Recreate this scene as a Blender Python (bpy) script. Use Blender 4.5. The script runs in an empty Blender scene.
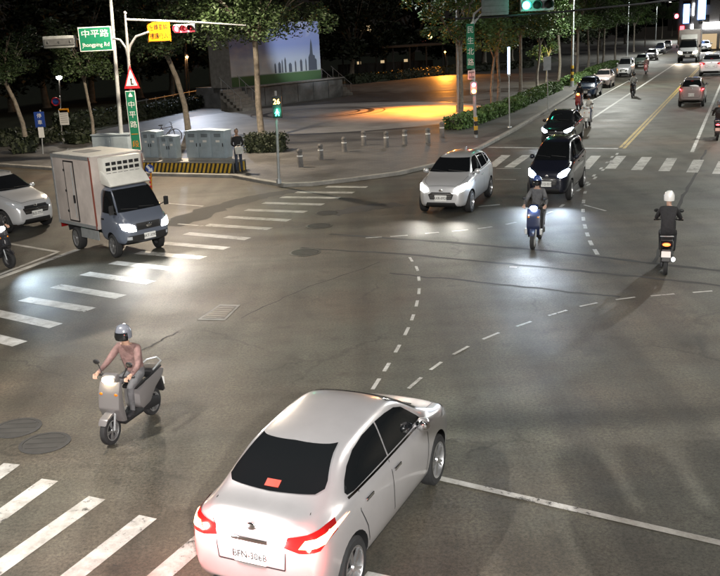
import bpy, bmesh, math, random
from mathutils import Vector, Matrix
from mathutils.bvhtree import BVHTree
from mathutils.geometry import delaunay_2d_cdt
R = math.radians
rnd = random.Random(7)
SC = bpy.context.scene
COL = SC.collection

# ------------------------------------------------------------------ camera, sky, moon, exposure
CAM_H, FOCAL = 5.4, 900.0
_r = math.atan(0.048)
_p = math.atan((288 - 33.5) * math.cos(_r) / FOCAL)
FW = Vector((0, math.cos(_p), -math.sin(_p)))
_rt = Vector((1, 0, 0)); _up = _rt.cross(FW)
CX = _rt * math.cos(_r) - _up * math.sin(_r)
CY = _rt * math.sin(_r) + _up * math.cos(_r)
cam = bpy.data.cameras.new('camera'); cam_o = bpy.data.objects.new('camera', cam); COL.objects.link(cam_o)
cam.sensor_width = 36; cam.lens = 36 * FOCAL / 720; cam.clip_end = 2000; cam.clip_start = 0.1
_m = Matrix((CX, CY, -FW)).transposed().to_4x4(); _m.translation = Vector((0, 0, CAM_H))
cam_o.matrix_world = _m
SC.camera = cam_o

world = bpy.data.worlds.new('World'); SC.world = world; world.use_nodes = True
wn = world.node_tree.nodes; wl = world.node_tree.links
sky = wn.new('ShaderNodeTexSky'); sky.sky_type = 'NISHITA'; sky.sun_disc = False
MOON_EL, MOON_AZ = 58, 200          # the glow over the town comes from behind the camera
sky.sun_elevation = R(-2.8); sky.sun_rotation = R(MOON_AZ)
wl.new(sky.outputs[0], wn['Background'].inputs[0]); wn['Background'].inputs[1].default_value = 0.15

sun = bpy.data.lights.new('moon_light', 'SUN'); sun.energy = 0.30; sun.angle = R(12); sun.color = (1.0, 0.96, 0.9)
sun_o = bpy.data.objects.new('moon_light', sun); COL.objects.link(sun_o)
_d = Vector((math.sin(R(MOON_AZ)) * math.cos(R(MOON_EL)), math.cos(R(MOON_AZ)) * math.cos(R(MOON_EL)), math.sin(R(MOON_EL))))
sun_o.rotation_euler = _d.to_track_quat('Z', 'Y').to_euler()

SC.view_settings.view_transform = 'Standard'; SC.view_settings.look = 'None'
SC.view_settings.exposure = 0.28; SC.view_settings.gamma = 1.0; SC.view_settings.use_curve_mapping = False
SC.render.engine = 'CYCLES'
SC.cycles.use_denoising = True
SC.cycles.max_bounces = 4; SC.cycles.diffuse_bounces = 2; SC.cycles.glossy_bounces = 2
SC.cycles.transmission_bounces = 2; SC.cycles.transparent_max_bounces = 6
SC.cycles.sample_clamp_indirect = 3.0
SC.cycles.caustics_reflective = False; SC.cycles.caustics_refractive = False

# ------------------------------------------------------------------ helpers
def G(x, y, z=0.0):
    """point of the horizontal plane at height z seen at photo pixel x, y"""
    d = CX * ((x - 360) / FOCAL) + CY * ((288 - y) / FOCAL) + FW
    t = (z - CAM_H) / d.z
    return Vector((d.x * t, d.y * t, z))
def AT(x, y, Y):
    """point at depth Y on the line of sight of photo pixel x, y"""
    d = CX * ((x - 360) / FOCAL) + CY * ((288 - y) / FOCAL) + FW
    return d * (Y / d.y) + Vector((0, 0, CAM_H))
def az(p, q):
    return math.atan2(q[1] - p[1], q[0] - p[0])

class MB:
    def __init__(s): s.v = []; s.f = []; s.m = []
    def add(s, vs, fs, mi=0, M=None):
        b = len(s.v)
        s.v += [tuple(M @ Vector(v)) if M is not None else tuple(v) for v in vs]
        s.f += [tuple(i + b for i in f) for f in fs]; s.m += [mi] * len(fs)
        return s
    def box(s, c, d, mi=0, M=None, bev=0.0):
        x, y, z = c; a, b, h = d[0] / 2, d[1] / 2, d[2] / 2
        if bev <= 0:
            vs = [(x+i*a, y+j*b, z+k*h) for k in (-1, 1) for j in (-1, 1) for i in (-1, 1)]
            return s.add(vs, [(0,2,3,1),(4,5,7,6),(0,1,5,4),(2,6,7,3),(0,4,6,2),(1,3,7,5)], mi, M)
        bm = bmesh.new(); bmesh.ops.create_cube(bm, size=1)
        for v in bm.verts: v.co = Vector((v.co.x*d[0]+x, v.co.y*d[1]+y, v.co.z*d[2]+z))
        bmesh.ops.bevel(bm, geom=list(bm.edges), offset=bev, segments=2, affect='EDGES', profile=.6)
        s.bm(bm, mi, M); return s
    def bm(s, bm, mi=0, M=None):
        bm.verts.index_update()
        s.add([v.co.copy() for v in bm.verts], [tuple(v.index for v in f.verts) for f in bm.faces], mi, M); bm.free(); return s
    def tube(s, pts, rad, n=8, mi=0, cap=True, M=None):
        pts = [Vector(p) for p in pts]
        if not isinstance(rad, (list, tuple)): rad = [rad] * len(pts)
        vs = []; fs = []; prev = None
        for i, p in enumerate(pts):
            t = (pts[min(i+1, len(pts)-1)] - pts[max(i-1, 0)]).normalized()
            if prev is None:
                a = t.orthogonal().normalized()
            else:
                a = (prev - t * prev.dot(t)); a = a.normalized() if a.length > 1e-6 else t.orthogonal().normalized()
            prev = a; b = t.cross(a)
            for k in range(n):
                an = 2*math.pi*k/n
                vs.append(p + (a*math.cos(an) + b*math.sin(an)) * rad[i])
        for i in range(len(pts)-1):
            for k in range(n):
                fs.append((i*n+k, i*n+(k+1)%n, (i+1)*n+(k+1)%n, (i+1)*n+k))
        if cap:
            fs.append(tuple(range(n-1, -1, -1))); fs.append(tuple(range((len(pts)-1)*n, len(pts)*n)))
        return s.add(vs, fs, mi, M)
    def cyl(s, p, q, r, r2=None, n=12, mi=0, M=None):
        return s.tube([p, q], [r, r if r2 is None else r2], n, mi, True, M)
    def lathe(s, prof, n=24, mi=0, M=None, close=False):
        """profile of (radius, height) turned round z"""
        vs = []; fs = []
        for (r, z) in prof:
            for k in range(n):
                an = 2*math.pi*k/n; vs.append((r*math.cos(an), r*math.sin(an), z))
        m = len(prof)
        for i in range(m if close else m-1):
            j = (i+1) % m
            for k in range(n):
                fs.append((i*n+k, i*n+(k+1)%n, j*n+(k+1)%n, j*n+k))
        return s.add(vs, fs, mi, M)
    def prism(s, poly, z0, z1, mi=0, M=None):
        n = len(poly)
        vs = [(p[0], p[1], z0) for p in poly] + [(p[0], p[1], z1) for p in poly]
        fs = [tuple(range(n-1, -1, -1)), tuple(range(n, 2*n))] + [(i, (i+1)%n, n+(i+1)%n, n+i) for i in range(n)]
        return s.add(vs, fs, mi, M)
    def slab(s, poly, y0, y1, bev=0.0, mi=0, M=None):
        """side-view outline (x, z) given a width from y0 to y1, edges rounded"""
        bm = bmesh.new()
        a = [bm.verts.new((p[0], y0, p[1])) for p in poly]; b = [bm.verts.new((p[0], y1, p[1])) for p in poly]
        n = len(poly); caps = [bm.faces.new(a), bm.faces.new(list(reversed(b)))]
        for i in range(n): bm.faces.new((a[(i+1)%n], a[i], b[i], b[(i+1)%n]))
        bmesh.ops.recalc_face_normals(bm, faces=list(bm.faces))
        if bev > 0: bmesh.ops.bevel(bm, geom=list(bm.edges), offset=bev, segments=2, affect='EDGES', profile=.6, clamp_overlap=True)
        return s.bm(bm, mi, M)
    def ball(s, c, r, n=12, m=8, mi=0, M=None):
        if not isinstance(r, (list, tuple)): r = (r, r, r)
        vs = [(c[0], c[1], c[2]+r[2])]; fs = []
        for i in range(1, m):
            th = math.pi*i/m
            for k in range(n):
                ph = 2*math.pi*k/n
                vs.append((c[0]+r[0]*math.sin(th)*math.cos(ph), c[1]+r[1]*math.sin(th)*math.sin(ph), c[2]+r[2]*math.cos(th)))
        vs.append((c[0], c[1], c[2]-r[2])); L = len(vs)-1
        for k in range(n): fs.append((0, 1+k, 1+(k+1)%n)); fs.append((L, 1+(m-2)*n+(k+1)%n, 1+(m-2)*n+k))
        for i in range(m-2):
            for k in range(n): a = 1+i*n; fs.append((a+k, a+n+k, a+n+(k+1)%n, a+(k+1)%n))
        return s.add(vs, fs, mi, M)
    def mesh(s, name, mats, smooth=False):
        me = bpy.data.meshes.new(name); me.from_pydata(s.v, [], s.f)
        for m in (mats if isinstance(mats, (list, tuple)) else [mats]): me.materials.append(m)
        me.polygons.foreach_set('material_index', s.m)
        me.update()
        bm = bmesh.new(); bm.from_mesh(me); bmesh.ops.recalc_face_normals(bm, faces=list(bm.faces)); bm.to_mesh(me); bm.free()
        if smooth: shade(me)
        return me
    def build(s, name, mats, parent=None, smooth=False):
        return link(name, s.mesh(name, mats, smooth), parent)

def shade(me, ang=38):
    me.polygons.foreach_set('use_smooth', [True]*len(me.polygons))
    try: me.set_sharp_from_angle(angle=R(ang))
    except Exception: pass
def link(name, data, parent=None, loc=None, rz=None):
    o = bpy.data.objects.new(name, data); COL.objects.link(o)
    if parent is not None: o.parent = parent
    if loc is not None: o.location = loc
    if rz is not None: o.rotation_euler = (0, 0, rz)
    return o
def tag(o, label, cat, group=None):
    o['label'] = label; o['category'] = cat
    if group: o['group'] = group
    return o
def thing(name, label, cat, loc=(0, 0, 0), rz=0.0, group=None, scale=None):
    o = link(name, None, None, loc, rz); o.empty_display_size = .2
    if scale: o.scale = scale
    return tag(o, label, cat, group)
def struct(o): o['kind'] = 'structure'; return o
KIDS = {}
def copy_tree(o, parent=None):
    c = o.copy(); COL.objects.link(c); c.parent = parent
    for ch in [x for x in bpy.data.objects if x.parent == o]: copy_tree(ch, c)
    return c
def evaluated(o, name):
    dg = bpy.context.evaluated_depsgraph_get()
    me = bpy.data.meshes.new_from_object(o.evaluated_get(dg)); me.name = name
    return me
def kill(o):
    d = o.data; bpy.data.objects.remove(o)
    if isinstance(d, bpy.types.Mesh) and d.users == 0: bpy.data.meshes.remove(d)
def text_mesh(body, size, mat, name='lettering', align='CENTER'):
    c = bpy.data.curves.new('t', 'FONT'); c.body = body; c.size = size; c.align_x = align; c.align_y = 'CENTER'; c.extrude = 0.002; c.resolution_u = 2
    o = bpy.data.objects.new('t', c); COL.objects.link(o)
    me = evaluated(o, name); bpy.data.objects.remove(o); bpy.data.curves.remove(c)
    me.materials.clear(); me.materials.append(mat)
    return me
FACE_CAM = Matrix(((1,0,0,0),(0,0,-1,0),(0,1,0,0),(0,0,0,1)))       # text stands up and reads from -y
def lettering(parent, body, size, mat, loc, sx=1.0):
    o = link('lettering', text_mesh(body, size, mat), parent)
    o.matrix_local = Matrix.Translation(loc) @ FACE_CAM @ Matrix.Diagonal((sx, 1, 1, 1))
    return o

# ------------------------------------------------------------------ materials
def mat(name, col, rough=.6, metal=0.0, var=0.0, vscale=6.0, bump=0.0, bscale=60.0, emit=None, estr=0.0, coat=0.0, spec=None, col2=None, detail=4):
    m = bpy.data.materials.new(name); m.use_nodes = True
    nt = m.node_tree; b = nt.nodes['Principled BSDF']
    c = tuple(col) + (1,)
    b.inputs['Base Color'].default_value = c; b.inputs['Roughness'].default_value = rough; b.inputs['Metallic'].default_value = metal
    if coat: b.inputs['Coat Weight'].default_value = coat; b.inputs['Coat Roughness'].default_value = .06
    if spec is not None: b.inputs['Specular IOR Level'].default_value = spec
    if emit is not None:
        b.inputs['Emission Color'].default_value = tuple(emit) + (1,); b.inputs['Emission Strength'].default_value = estr
    if var > 0 or col2 is not None or bump > 0:
        tc = nt.nodes.new('ShaderNodeTexCoord')
    if var > 0 or col2 is not None:
        n = nt.nodes.new('ShaderNodeTexNoise'); n.inputs['Scale'].default_value = vscale; n.inputs['Detail'].default_value = detail; n.inputs['Roughness'].default_value = .65
        nt.links.new(tc.outputs['Object'], n.inputs['Vector'])
        r = nt.nodes.new('ShaderNodeValToRGB'); r.color_ramp.elements[0].position = .32; r.color_ramp.elements[1].position = .68
        d = tuple(col2) if col2 is not None else tuple(x*(1-var) for x in col)
        e = tuple(col) if col2 is not None else tuple(min(1, x*(1+var)) for x in col)
        r.color_ramp.elements[0].color = d + (1,); r.color_ramp.elements[1].color = e + (1,)
        nt.links.new(n.outputs['Fac'], r.inputs[0]); nt.links.new(r.outputs[0], b.inputs['Base Color'])
        mr = nt.nodes.new('ShaderNodeMapRange'); mr.inputs[3].default_value = max(.02, rough*.85); mr.inputs[4].default_value = min(1, rough*1.15)
        nt.links.new(n.outputs['Fac'], mr.inputs[0]); nt.links.new(mr.outputs[0], b.inputs['Roughness'])
    if bump > 0:
        n2 = nt.nodes.new('ShaderNodeTexNoise'); n2.inputs['Scale'].default_value = bscale; n2.inputs['Detail'].default_value = 3
        bp = nt.nodes.new('ShaderNodeBump'); bp.inputs['Strength'].default_value = bump; bp.inputs['Distance'].default_value = .02
        nt.links.new(tc.outputs['Object'], n2.inputs['Vector']); nt.links.new(n2.outputs['Fac'], bp.inputs['Height']); nt.links.new(bp.outputs[0], b.inputs['Normal'])
    return m
def lamp_mat(name, col, s): return mat(name, (.02, .02, .02), .4, emit=col, estr=s)

def asphalt_mat():
    m = mat('asphalt', (.05, .05, .05), .72); nt = m.node_tree; b = nt.nodes['Principled BSDF']; N = nt.nodes.new; K = nt.links.new
    tc = N('ShaderNodeTexCoord')
    def noise(s, d=4, ro=.6, vec=None):
        n = N('ShaderNodeTexNoise'); n.inputs['Scale'].default_value = s; n.inputs['Detail'].default_value = d; n.inputs['Roughness'].default_value = ro
        K(vec or tc.outputs['Object'], n.inputs['Vector']); return n
    def ramp(src, a, ca, e, ce):
        r = N('ShaderNodeValToRGB'); r.color_ramp.elements[0].position = a; r.color_ramp.elements[1].position = e
        r.color_ramp.elements[0].color = ca + (1,); r.color_ramp.elements[1].color = ce + (1,); K(src, r.inputs[0]); return r
    def mix(kind, f, a, c):
        x = N('ShaderNodeMix'); x.data_type = 'RGBA'; x.blend_type = kind
        if isinstance(f, float): x.inputs[0].default_value = f
        else: K(f, x.inputs[0])
        K(a, x.inputs[6]); K(c, x.inputs[7]); return x.outputs[2]
    big = ramp(noise(.12, 5, .62).outputs['Fac'], .36, (.066, .050, .037), .64, (.062, .067, .056))
    mid = ramp(noise(.9, 6, .7).outputs['Fac'], .32, (.78, .77, .76), .68, (1.14, 1.14, 1.14))
    # wheel tracks: streaks along the main road
    mp = N('ShaderNodeMapping'); mp.inputs['Rotation'].default_value = (0, 0, R(23.3)); mp.inputs['Scale'].default_value = (1.1, .03, 1)
    K(tc.outputs['Object'], mp.inputs['Vector'])
    trk = ramp(noise(1.0, 3, .5, mp.outputs[0]).outputs['Fac'], .38, (.74, .73, .72), .62, (1.16, 1.16, 1.15))
    mp2 = N('ShaderNodeMapping'); mp2.inputs['Rotation'].default_value = (0, 0, R(-60)); mp2.inputs['Scale'].default_value = (.035, 1.2, 1)
    K(tc.outputs['Object'], mp2.inputs['Vector'])
    trk2 = ramp(noise(1.0, 3, .5, mp2.outputs[0]).outputs['Fac'], .38, (.80, .80, .79), .62, (1.12, 1.12, 1.12))
    fine = ramp(noise(22, 5, .9).outputs['Fac'], .36, (.35, .35, .35), .66, (1.9, 1.86, 1.78))
    vor = N('ShaderNodeTexVoronoi'); vor.feature = 'DISTANCE_TO_EDGE'; vor.inputs['Scale'].default_value = .32
    wob = noise(1.6, 4); ad = N('ShaderNodeVectorMath'); ad.operation = 'MULTIPLY_ADD'; ad.inputs[1].default_value = (.8, .8, 0)
    K(wob.outputs['Color'], ad.inputs[0]); K(tc.outputs['Object'], ad.inputs[2]); K(ad.outputs[0], vor.inputs['Vector'])
    crack = ramp(vor.outputs['Distance'], .002, (.55, .55, .55), .014, (1, 1, 1))
    msk = ramp(noise(.25, 2).outputs['Fac'], .50, (0, 0, 0), .60, (1, 1, 1))
    oil = ramp(noise(1.7, 4).outputs['Fac'], .28, (.60, .58, .56), .42, (1, 1, 1))
    c = mix('MULTIPLY', 1.0, big.outputs[0], mid.outputs[0]); c = mix('MULTIPLY', 1.0, c, trk.outputs[0]); c = mix('MULTIPLY', 1.0, c, trk2.outputs[0])
    c = mix('MULTIPLY', 1.0, c, fine.outputs[0]); c = mix('MULTIPLY', 1.0, c, oil.outputs[0]); c = mix('MULTIPLY', msk.outputs[0], c, crack.outputs[0])
    K(c, b.inputs['Base Color'])
    rr = N('ShaderNodeMapRange'); rr.inputs[3].default_value = .42; rr.inputs[4].default_value = .78; K(noise(.5, 4).outputs['Fac'], rr.inputs[0]); K(rr.outputs[0], b.inputs['Roughness'])
    bp = N('ShaderNodeBump'); bp.inputs['Strength'].default_value = .35; bp.inputs['Distance'].default_value = .015
    K(noise(60, 3, .8).outputs['Fac'], bp.inputs['Height']); K(bp.outputs[0], b.inputs['Normal'])
    return m
def paint_mat(name, col):
    """road paint, worn through in specks to the asphalt below"""
    m = mat(name, col, .55); nt = m.node_tree; b = nt.nodes['Principled BSDF']; N = nt.nodes.new; K = nt.links.new
    tc = N('ShaderNodeTexCoord'); g = N('ShaderNodeNewGeometry')
    n = N('ShaderNodeTexNoise'); n.inputs['Scale'].default_value = 7; n.inputs['Detail'].default_value = 7; n.inputs['Roughness'].default_value = .78; K(g.outputs['Position'], n.inputs['Vector'])
    n3 = N('ShaderNodeTexNoise'); n3.inputs['Scale'].default_value = .8; K(g.outputs['Position'], n3.inputs['Vector'])
    a = N('ShaderNodeMath'); a.operation = 'MULTIPLY_ADD'; a.inputs[1].default_value = .45; K(n3.outputs['Fac'], a.inputs[0]); K(n.outputs['Fac'], a.inputs[2])
    r = N('ShaderNodeValToRGB'); e = r.color_ramp.elements; e[0].position = .57; e[0].color = (.06, .058, .054, 1); e[1].position = .635; e[1].color = tuple(x*.8 for x in col) + (1,)
    x = e.new(.85); x.color = col + (1,)
    K(a.outputs[0], r.inputs[0])
    n4 = N('ShaderNodeTexNoise'); n4.inputs['Scale'].default_value = 2.2; n4.inputs['Detail'].default_value = 5; n4.inputs['Roughness'].default_value = .7; K(g.outputs['Position'], n4.inputs['Vector'])
    d4 = N('ShaderNodeValToRGB'); d4.color_ramp.elements[0].position = .34; d4.color_ramp.elements[0].color = (.55, .53, .50, 1); d4.color_ramp.elements[1].position = .60; K(n4.outputs['Fac'], d4.inputs[0])
    mx = N('ShaderNodeMix'); mx.data_type = 'RGBA'; mx.blend_type = 'MULTIPLY'; mx.inputs[0].default_value = 1; K(r.outputs[0], mx.inputs[6]); K(d4.outputs[0], mx.inputs[7]); K(mx.outputs[2], b.inputs['Base Color'])
    return m
def paver_mat(name, c1, c2, sx, sy, mort, rot=0.0, rough=.6):
    m = mat(name, c1, rough); nt = m.node_tree; b = nt.nodes['Principled BSDF']; N = nt.nodes.new; K = nt.links.new
    tc = N('ShaderNodeTexCoord'); mp = N('ShaderNodeMapping'); mp.inputs['Rotation'].default_value = (0, 0, rot); K(tc.outputs['Object'], mp.inputs['Vector'])
    br = N('ShaderNodeTexBrick'); br.inputs['Scale'].default_value = 1; br.inputs['Brick Width'].default_value = sx; br.inputs['Row Height'].default_value = sy; br.inputs['Mortar Size'].default_value = .008
    br.inputs['Color1'].default_value = c1 + (1,); br.inputs['Color2'].default_value = c2 + (1,); br.inputs['Mortar'].default_value = mort + (1,); K(mp.outputs[0], br.inputs['Vector'])
    n = N('ShaderNodeTexNoise'); n.inputs['Scale'].default_value = .5; n.inputs['Detail'].default_value = 6; K(tc.outputs['Object'], n.inputs['Vector'])
    r = N('ShaderNodeValToRGB'); r.color_ramp.elements[0].position = .3; r.color_ramp.elements[1].position = .7; r.color_ramp.elements[0].color = (.6, .6, .6, 1); r.color_ramp.elements[1].color = (1.15, 1.15, 1.15, 1); K(n.outputs['Fac'], r.inputs[0])
    x = N('ShaderNodeMix'); x.data_type = 'RGBA'; x.blend_type = 'MULTIPLY'; x.inputs[0].default_value = 1; K(br.outputs[0], x.inputs[6]); K(r.outputs[0], x.inputs[7]); K(x.outputs[2], b.inputs['Base Color'])
    bp = N('ShaderNodeBump'); bp.inputs['Strength'].default_value = .4; bp.inputs['Distance'].default_value = .01; K(br.outputs['Fac'], bp.inputs['Height']); bp.invert = True; K(bp.outputs[0], b.inputs['Normal'])
    rr = N('ShaderNodeMapRange'); rr.inputs[3].default_value = rough*.6; rr.inputs[4].default_value = min(1, rough*1.3); K(n.outputs['Fac'], rr.inputs[0]); K(rr.outputs[0], b.inputs['Roughness'])
    return m
M = {}
M['asphalt'] = asphalt_mat()
M['tar'] = mat('tar', (.033, .032, .031), .8, var=.3, vscale=3)
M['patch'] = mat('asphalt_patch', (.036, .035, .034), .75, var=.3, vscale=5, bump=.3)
M['white_paint'] = paint_mat('white_road_paint', (.53, .525, .50))
M['yellow_paint'] = paint_mat('yellow_road_paint', (.50, .34, .06))
M['red_paint'] = mat('red_kerb_paint', (.25, .03, .03), .6, var=.3)
M['kerb'] = mat('kerb_concrete', (.26, .25, .23), .75, var=.3, vscale=2, bump=.2)
M['plaza'] = paver_mat('plaza_pavers', (.095, .092, .088), (.13, .125, .118), .4, .2, (.05, .048, .045), R(20), .60)
M['stone'] = mat('pale_plaza_stone', (.36, .345, .33), .50, var=.18, vscale=.7, bump=.1, bscale=20)
M['stone_dark'] = mat('dark_plaza_stone', (.07, .07, .075), .4, var=.3, vscale=1.5)
M['soil'] = mat('park_lawn_soil', (.022, .028, .014), .9, var=.5, vscale=1.2, bump=.3, bscale=8)
M['concrete'] = mat('concrete', (.28, .27, .25), .75, var=.22, vscale=3, bump=.2)
M['galv'] = mat('galvanised_steel', (.42, .44, .45), .42, .6, var=.12, vscale=8)
M['pole_grey'] = mat('pole_grey_paint', (.40, .43, .44), .5, .2, var=.15, vscale=5)
M['dark_metal'] = mat('dark_metal', (.03, .03, .032), .45, .5)
M['black'] = mat('black_plastic', (.012, .012, .013), .5)
M['rubber'] = mat('tyre_rubber', (.016, .016, .017), .8, var=.3, vscale=12)
M['alloy'] = mat('alloy_rim', (.55, .55, .56), .32, .9)
M['chrome'] = mat('chrome', (.75, .75, .76), .14, 1.0)
M['glass'] = mat('tinted_glass', (.008, .009, .010), .05, 0, spec=.75, bump=.06, bscale=3.5)
M['lens_clear'] = mat('clear_lens', (.5, .52, .55), .12, .2, coat=1)
M['lens_red'] = mat('red_lens', (.22, .008, .008), .18, coat=1)
M['lens_amber'] = mat('amber_lens', (.45, .14, .01), .2, coat=1)
M['plate'] = mat('plate_white', (.72, .72, .70), .5)
M['plate_ink'] = mat('plate_ink', (.02, .02, .02), .5)
M['white_car'] = mat('white_car_paint', (.66, .665, .68), .30, .45, coat=1)
M['pearl_car'] = mat('pearl_car_paint', (.63, .61, .625), .30, .62, coat=1, var=.04, vscale=2)
M['bollard'] = mat('bollard_stone', (.15, .145, .14), .75, var=.3, vscale=6, bump=.3)
M['silver_car'] = mat('silver_car_paint', (.50, .52, .53), .3, .35, coat=1)
M['dark_car'] = mat('dark_car_paint', (.012, .014, .025), .25, .2, coat=1)
M['black_car'] = mat('black_car_paint', (.010, .010, .011), .22, .2, coat=1)
M['red_car'] = mat('bronze_car_paint', (.30, .26, .255), .32, .4, coat=1)
M['blue_car'] = mat('blue_car_paint', (.03, .06, .12), .25, .2, coat=1)
M['green_car'] = mat('pale_green_car_paint', (.25, .33, .28), .3, .2, coat=1)
M['pink_car'] = mat('champagne_car_paint', (.42, .35, .33), .3, .3, coat=1)
M['leaf'] = mat('leaf', (.085, .150, .042), .55, var=.55, vscale=.9)
M['leaf_mid'] = mat('leaf_mid', (.034, .062, .022), .55, var=.55, vscale=.9)
M['leaf2'] = mat('leaf_yellowish', (.046, .080, .028), .55, var=.5, vscale=.9)
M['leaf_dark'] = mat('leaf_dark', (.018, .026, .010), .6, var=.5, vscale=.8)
M['bark'] = mat('bark', (.23, .205, .17), .85, var=.35, vscale=5, bump=.6, bscale=16)
M['skin'] = mat('skin', (.42, .26, .19), .5)
M['cab_green'] = mat('cabinet_grey_blue', (.35, .425, .48), .45, .1, var=.12, vscale=2.5)
M['hazard_yellow'] = mat('hazard_yellow', (.52, .33, .03), .55, var=.25, vscale=4)
M['hazard_black'] = mat('hazard_black', (.02, .02, .02), .6, var=.3, vscale=4)
M['sign_green'] = mat('sign_green', (.006, .16, .085), .4)
M['sign_yellow'] = mat('sign_yellow', (.60, .24, .006), .4)
M['sign_white'] = mat('sign_white', (.72, .73, .72), .4)
M['sign_red'] = mat('sign_red', (.55, .02, .03), .4)
M['sign_blue'] = mat('sign_blue', (.015, .05, .25), .4)
M['sign_back'] = mat('sign_back', (.20, .21, .22), .5, .4, var=.15)
M['ink'] = mat('sign_ink', (.015, .012, .008), .5)
M['cloth_black'] = mat('black_cloth', (.014, .014, .016), .85, var=.4, vscale=9, bump=.9, bscale=11)
M['denim'] = mat('denim_cloth', (.035, .045, .075), .85, var=.35, vscale=9, bump=.9, bscale=11)
M['cloth_white'] = mat('white_cloth', (.58, .58, .56), .8, var=.14, vscale=9, bump=.9, bscale=11)
M['cloth_pink'] = mat('dusty_pink_cloth', (.20, .12, .11), .85, var=.3, vscale=9, bump=1.0, bscale=11)
M['cloth_grey'] = mat('grey_cloth', (.10, .10, .105), .85, var=.3, vscale=9, bump=.9, bscale=11)
M['hair'] = mat('black_hair', (.008, .007, .006), .6)
M['head_white'] = lamp_mat('headlight_glow', (1.0, .96, .88), 40)
M['head_cool'] = lamp_mat('headlight_glow_cool', (.62, .80, 1.0), 60)
M['head_warm'] = lamp_mat('headlight_glow_warm', (1.0, .80, .52), 40)
M['tail_on'] = lamp_mat('tail_glow', (1.0, .05, .06), 9)
M['tail_hot'] = lamp_mat('brake_glow', (1.0, .50, .26), 8)
M['brake_high'] = lamp_mat('high_brake_glow', (1.0, .045, .008), 1.25)
M['tail_amber'] = lamp_mat('tail_amber_glow', (1.0, .20, .04), 3.2)
M['amber_on'] = lamp_mat('amber_glow', (1.0, .42, .06), 9)
M['sig_red'] = lamp_mat('signal_red', (1.0, .05, .07), 26)
M['sig_green'] = lamp_mat('signal_green', (.04, 1.0, .62), 22)
M['sig_amber'] = lamp_mat('signal_amber', (1.0, .45, .10), 14)
M['lamp_white'] = lamp_mat('lamp_white', (1.0, .93, .80), 120)
M['lamp_orange'] = lamp_mat('lamp_orange', (1.0, .48, .12), 50)
M['lamp_led'] = lamp_mat('lamp_led', (1.0, .95, .86), 30)
M['led_blue'] = lamp_mat('led_blue_white', (.55, .70, 1.0), 5)
M['lit_window'] = lamp_mat('lit_window', (1.0, .72, .40), .5)
M['shop_blue'] = lamp_mat('shop_sign_blue', (.25, .45, 1.0), 4)
M['shop_white'] = lamp_mat('shop_sign_white', (.9, .95, 1.0), 16)
M['shop_red'] = lamp_mat('shop_sign_red', (1.0, .08, .10), 5)

def point(parent, loc, col, watt, rad=.12):
    l = bpy.data.lights.new('bulb', 'POINT'); l.energy = watt; l.color = col; l.shadow_soft_size = rad
    o = link('bulb', l, parent, loc); return o
def spot(parent, loc, aim, col, watt, ang=60, blend=.6, rad=.06):
    l = bpy.data.lights.new('beam', 'SPOT'); l.energy = watt; l.color = col; l.spot_size = R(ang); l.spot_blend = blend; l.shadow_soft_size = rad
    o = link('beam', l, parent, loc); o.rotation_euler = (Vector(aim) - Vector(loc)).to_track_quat('-Z', 'Y').to_euler(); return o
# ------------------------------------------------------------------ the ground
road = MB()
nx = 1; road.add([(-400, -60, 0), (400, -60, 0), (400, 700, 0), (-400, 700, 0)], [(0, 1, 2, 3)])
road = struct(road.build('road', M['asphalt']))
A1 = Vector((math.sin(R(23.3)), math.cos(R(23.3)), 0))            # the main road runs away from the camera
A2 = Vector((math.sin(R(121)), math.cos(R(121)), 0))              # the side road, from far to near

def quad(name, a, b, w, mt, z=.004, w2=None):
    a = Vector((a[0], a[1], 0)); b = Vector((b[0], b[1], 0)); t = (b - a).normalized(); n = Vector((-t.y, t.x, 0)); w2 = w2 or w
    P = [a - n*w/2, b - n*w2/2, b + n*w2/2, a + n*w/2]
    mb = MB(); mb.add([(p.x, p.y, z) for p in P], [(0, 1, 2, 3)])
    return mb.build(name, mt, road)
W = M['white_paint']
# zebra over the side road
for a, b, c, d in [(326.5,186.8,367,187.2),(296,192.2,353.5,192.8),(281,197.2,339.5,198),(263.3,203,323,204.7),(246,210,306,212),(226,217,289,220.5),(206.4,225,270,229),(186,233.5,248,239),(162,243,227,248.5),(138,252.5,203.6,258),(112.5,262.5,179,269.7),(84.7,273.5,151.4,282.8),(55.6,286,121,297),(24,299,90,310),(-8,312,56,326),(-45,328,20,344),(-85,345,-20,362)]:
    quad('crosswalk_stripe', G(a, b), G(c, d), .34, W)
# zebra across the far main road
for a, b, c, d in [(506,155.3,491,167),(527,155.2,509,167.6),(550,155.4,535,168.2),(572,155.6,559,168.5),(596,155.8,584,168.9),(621.3,156,610.2,168.7),(646.8,157.1,636.4,170.2),(672,158.2,663.9,171.2),(698.6,160,692,172.6),(724,161.5,718,174),(750,163,745,176)]:
    quad('crosswalk_stripe', G(a, b), G(c, d), .40, W)
# zebra in the near corner
for a, b, c, d in [(12,464,-40,502),(50,480,0,516),(97,498,0,567),(148,517,73,576),(204,538,160,576)]:
    p, q = G(a, b), G(c, d); t = (q - p).normalized()
    quad('crosswalk_stripe', p, p + t*2.4, .26, W)
quad('stop_line', G(436, 477.5), G(790, 559), .11, W)
quad('stop_line', G(366, 574), G(440, 590), .10, W)
quad('stop_line', G(488, 147.4), G(618, 148.7), .30, W)
quad('stop_line', G(-60, 299), G(78, 249.5), .20, W)
for a, b, c, d, w in [(8,243.5,58.7,252,.13),(57.5,252.3,-4,276,.12),(-60,233,8,243.5,.13),(165,203.2,203,206.3,.11),(178,224,203,226,.10),(496,168.6,521,168.6,.08),(495,179.4,516,179.6,.08),(478,206.6,500,204.6,.10),(584,205,606,211,.07)]:
    quad('box_line', G(a, b), G(c, d), w, W)
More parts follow.
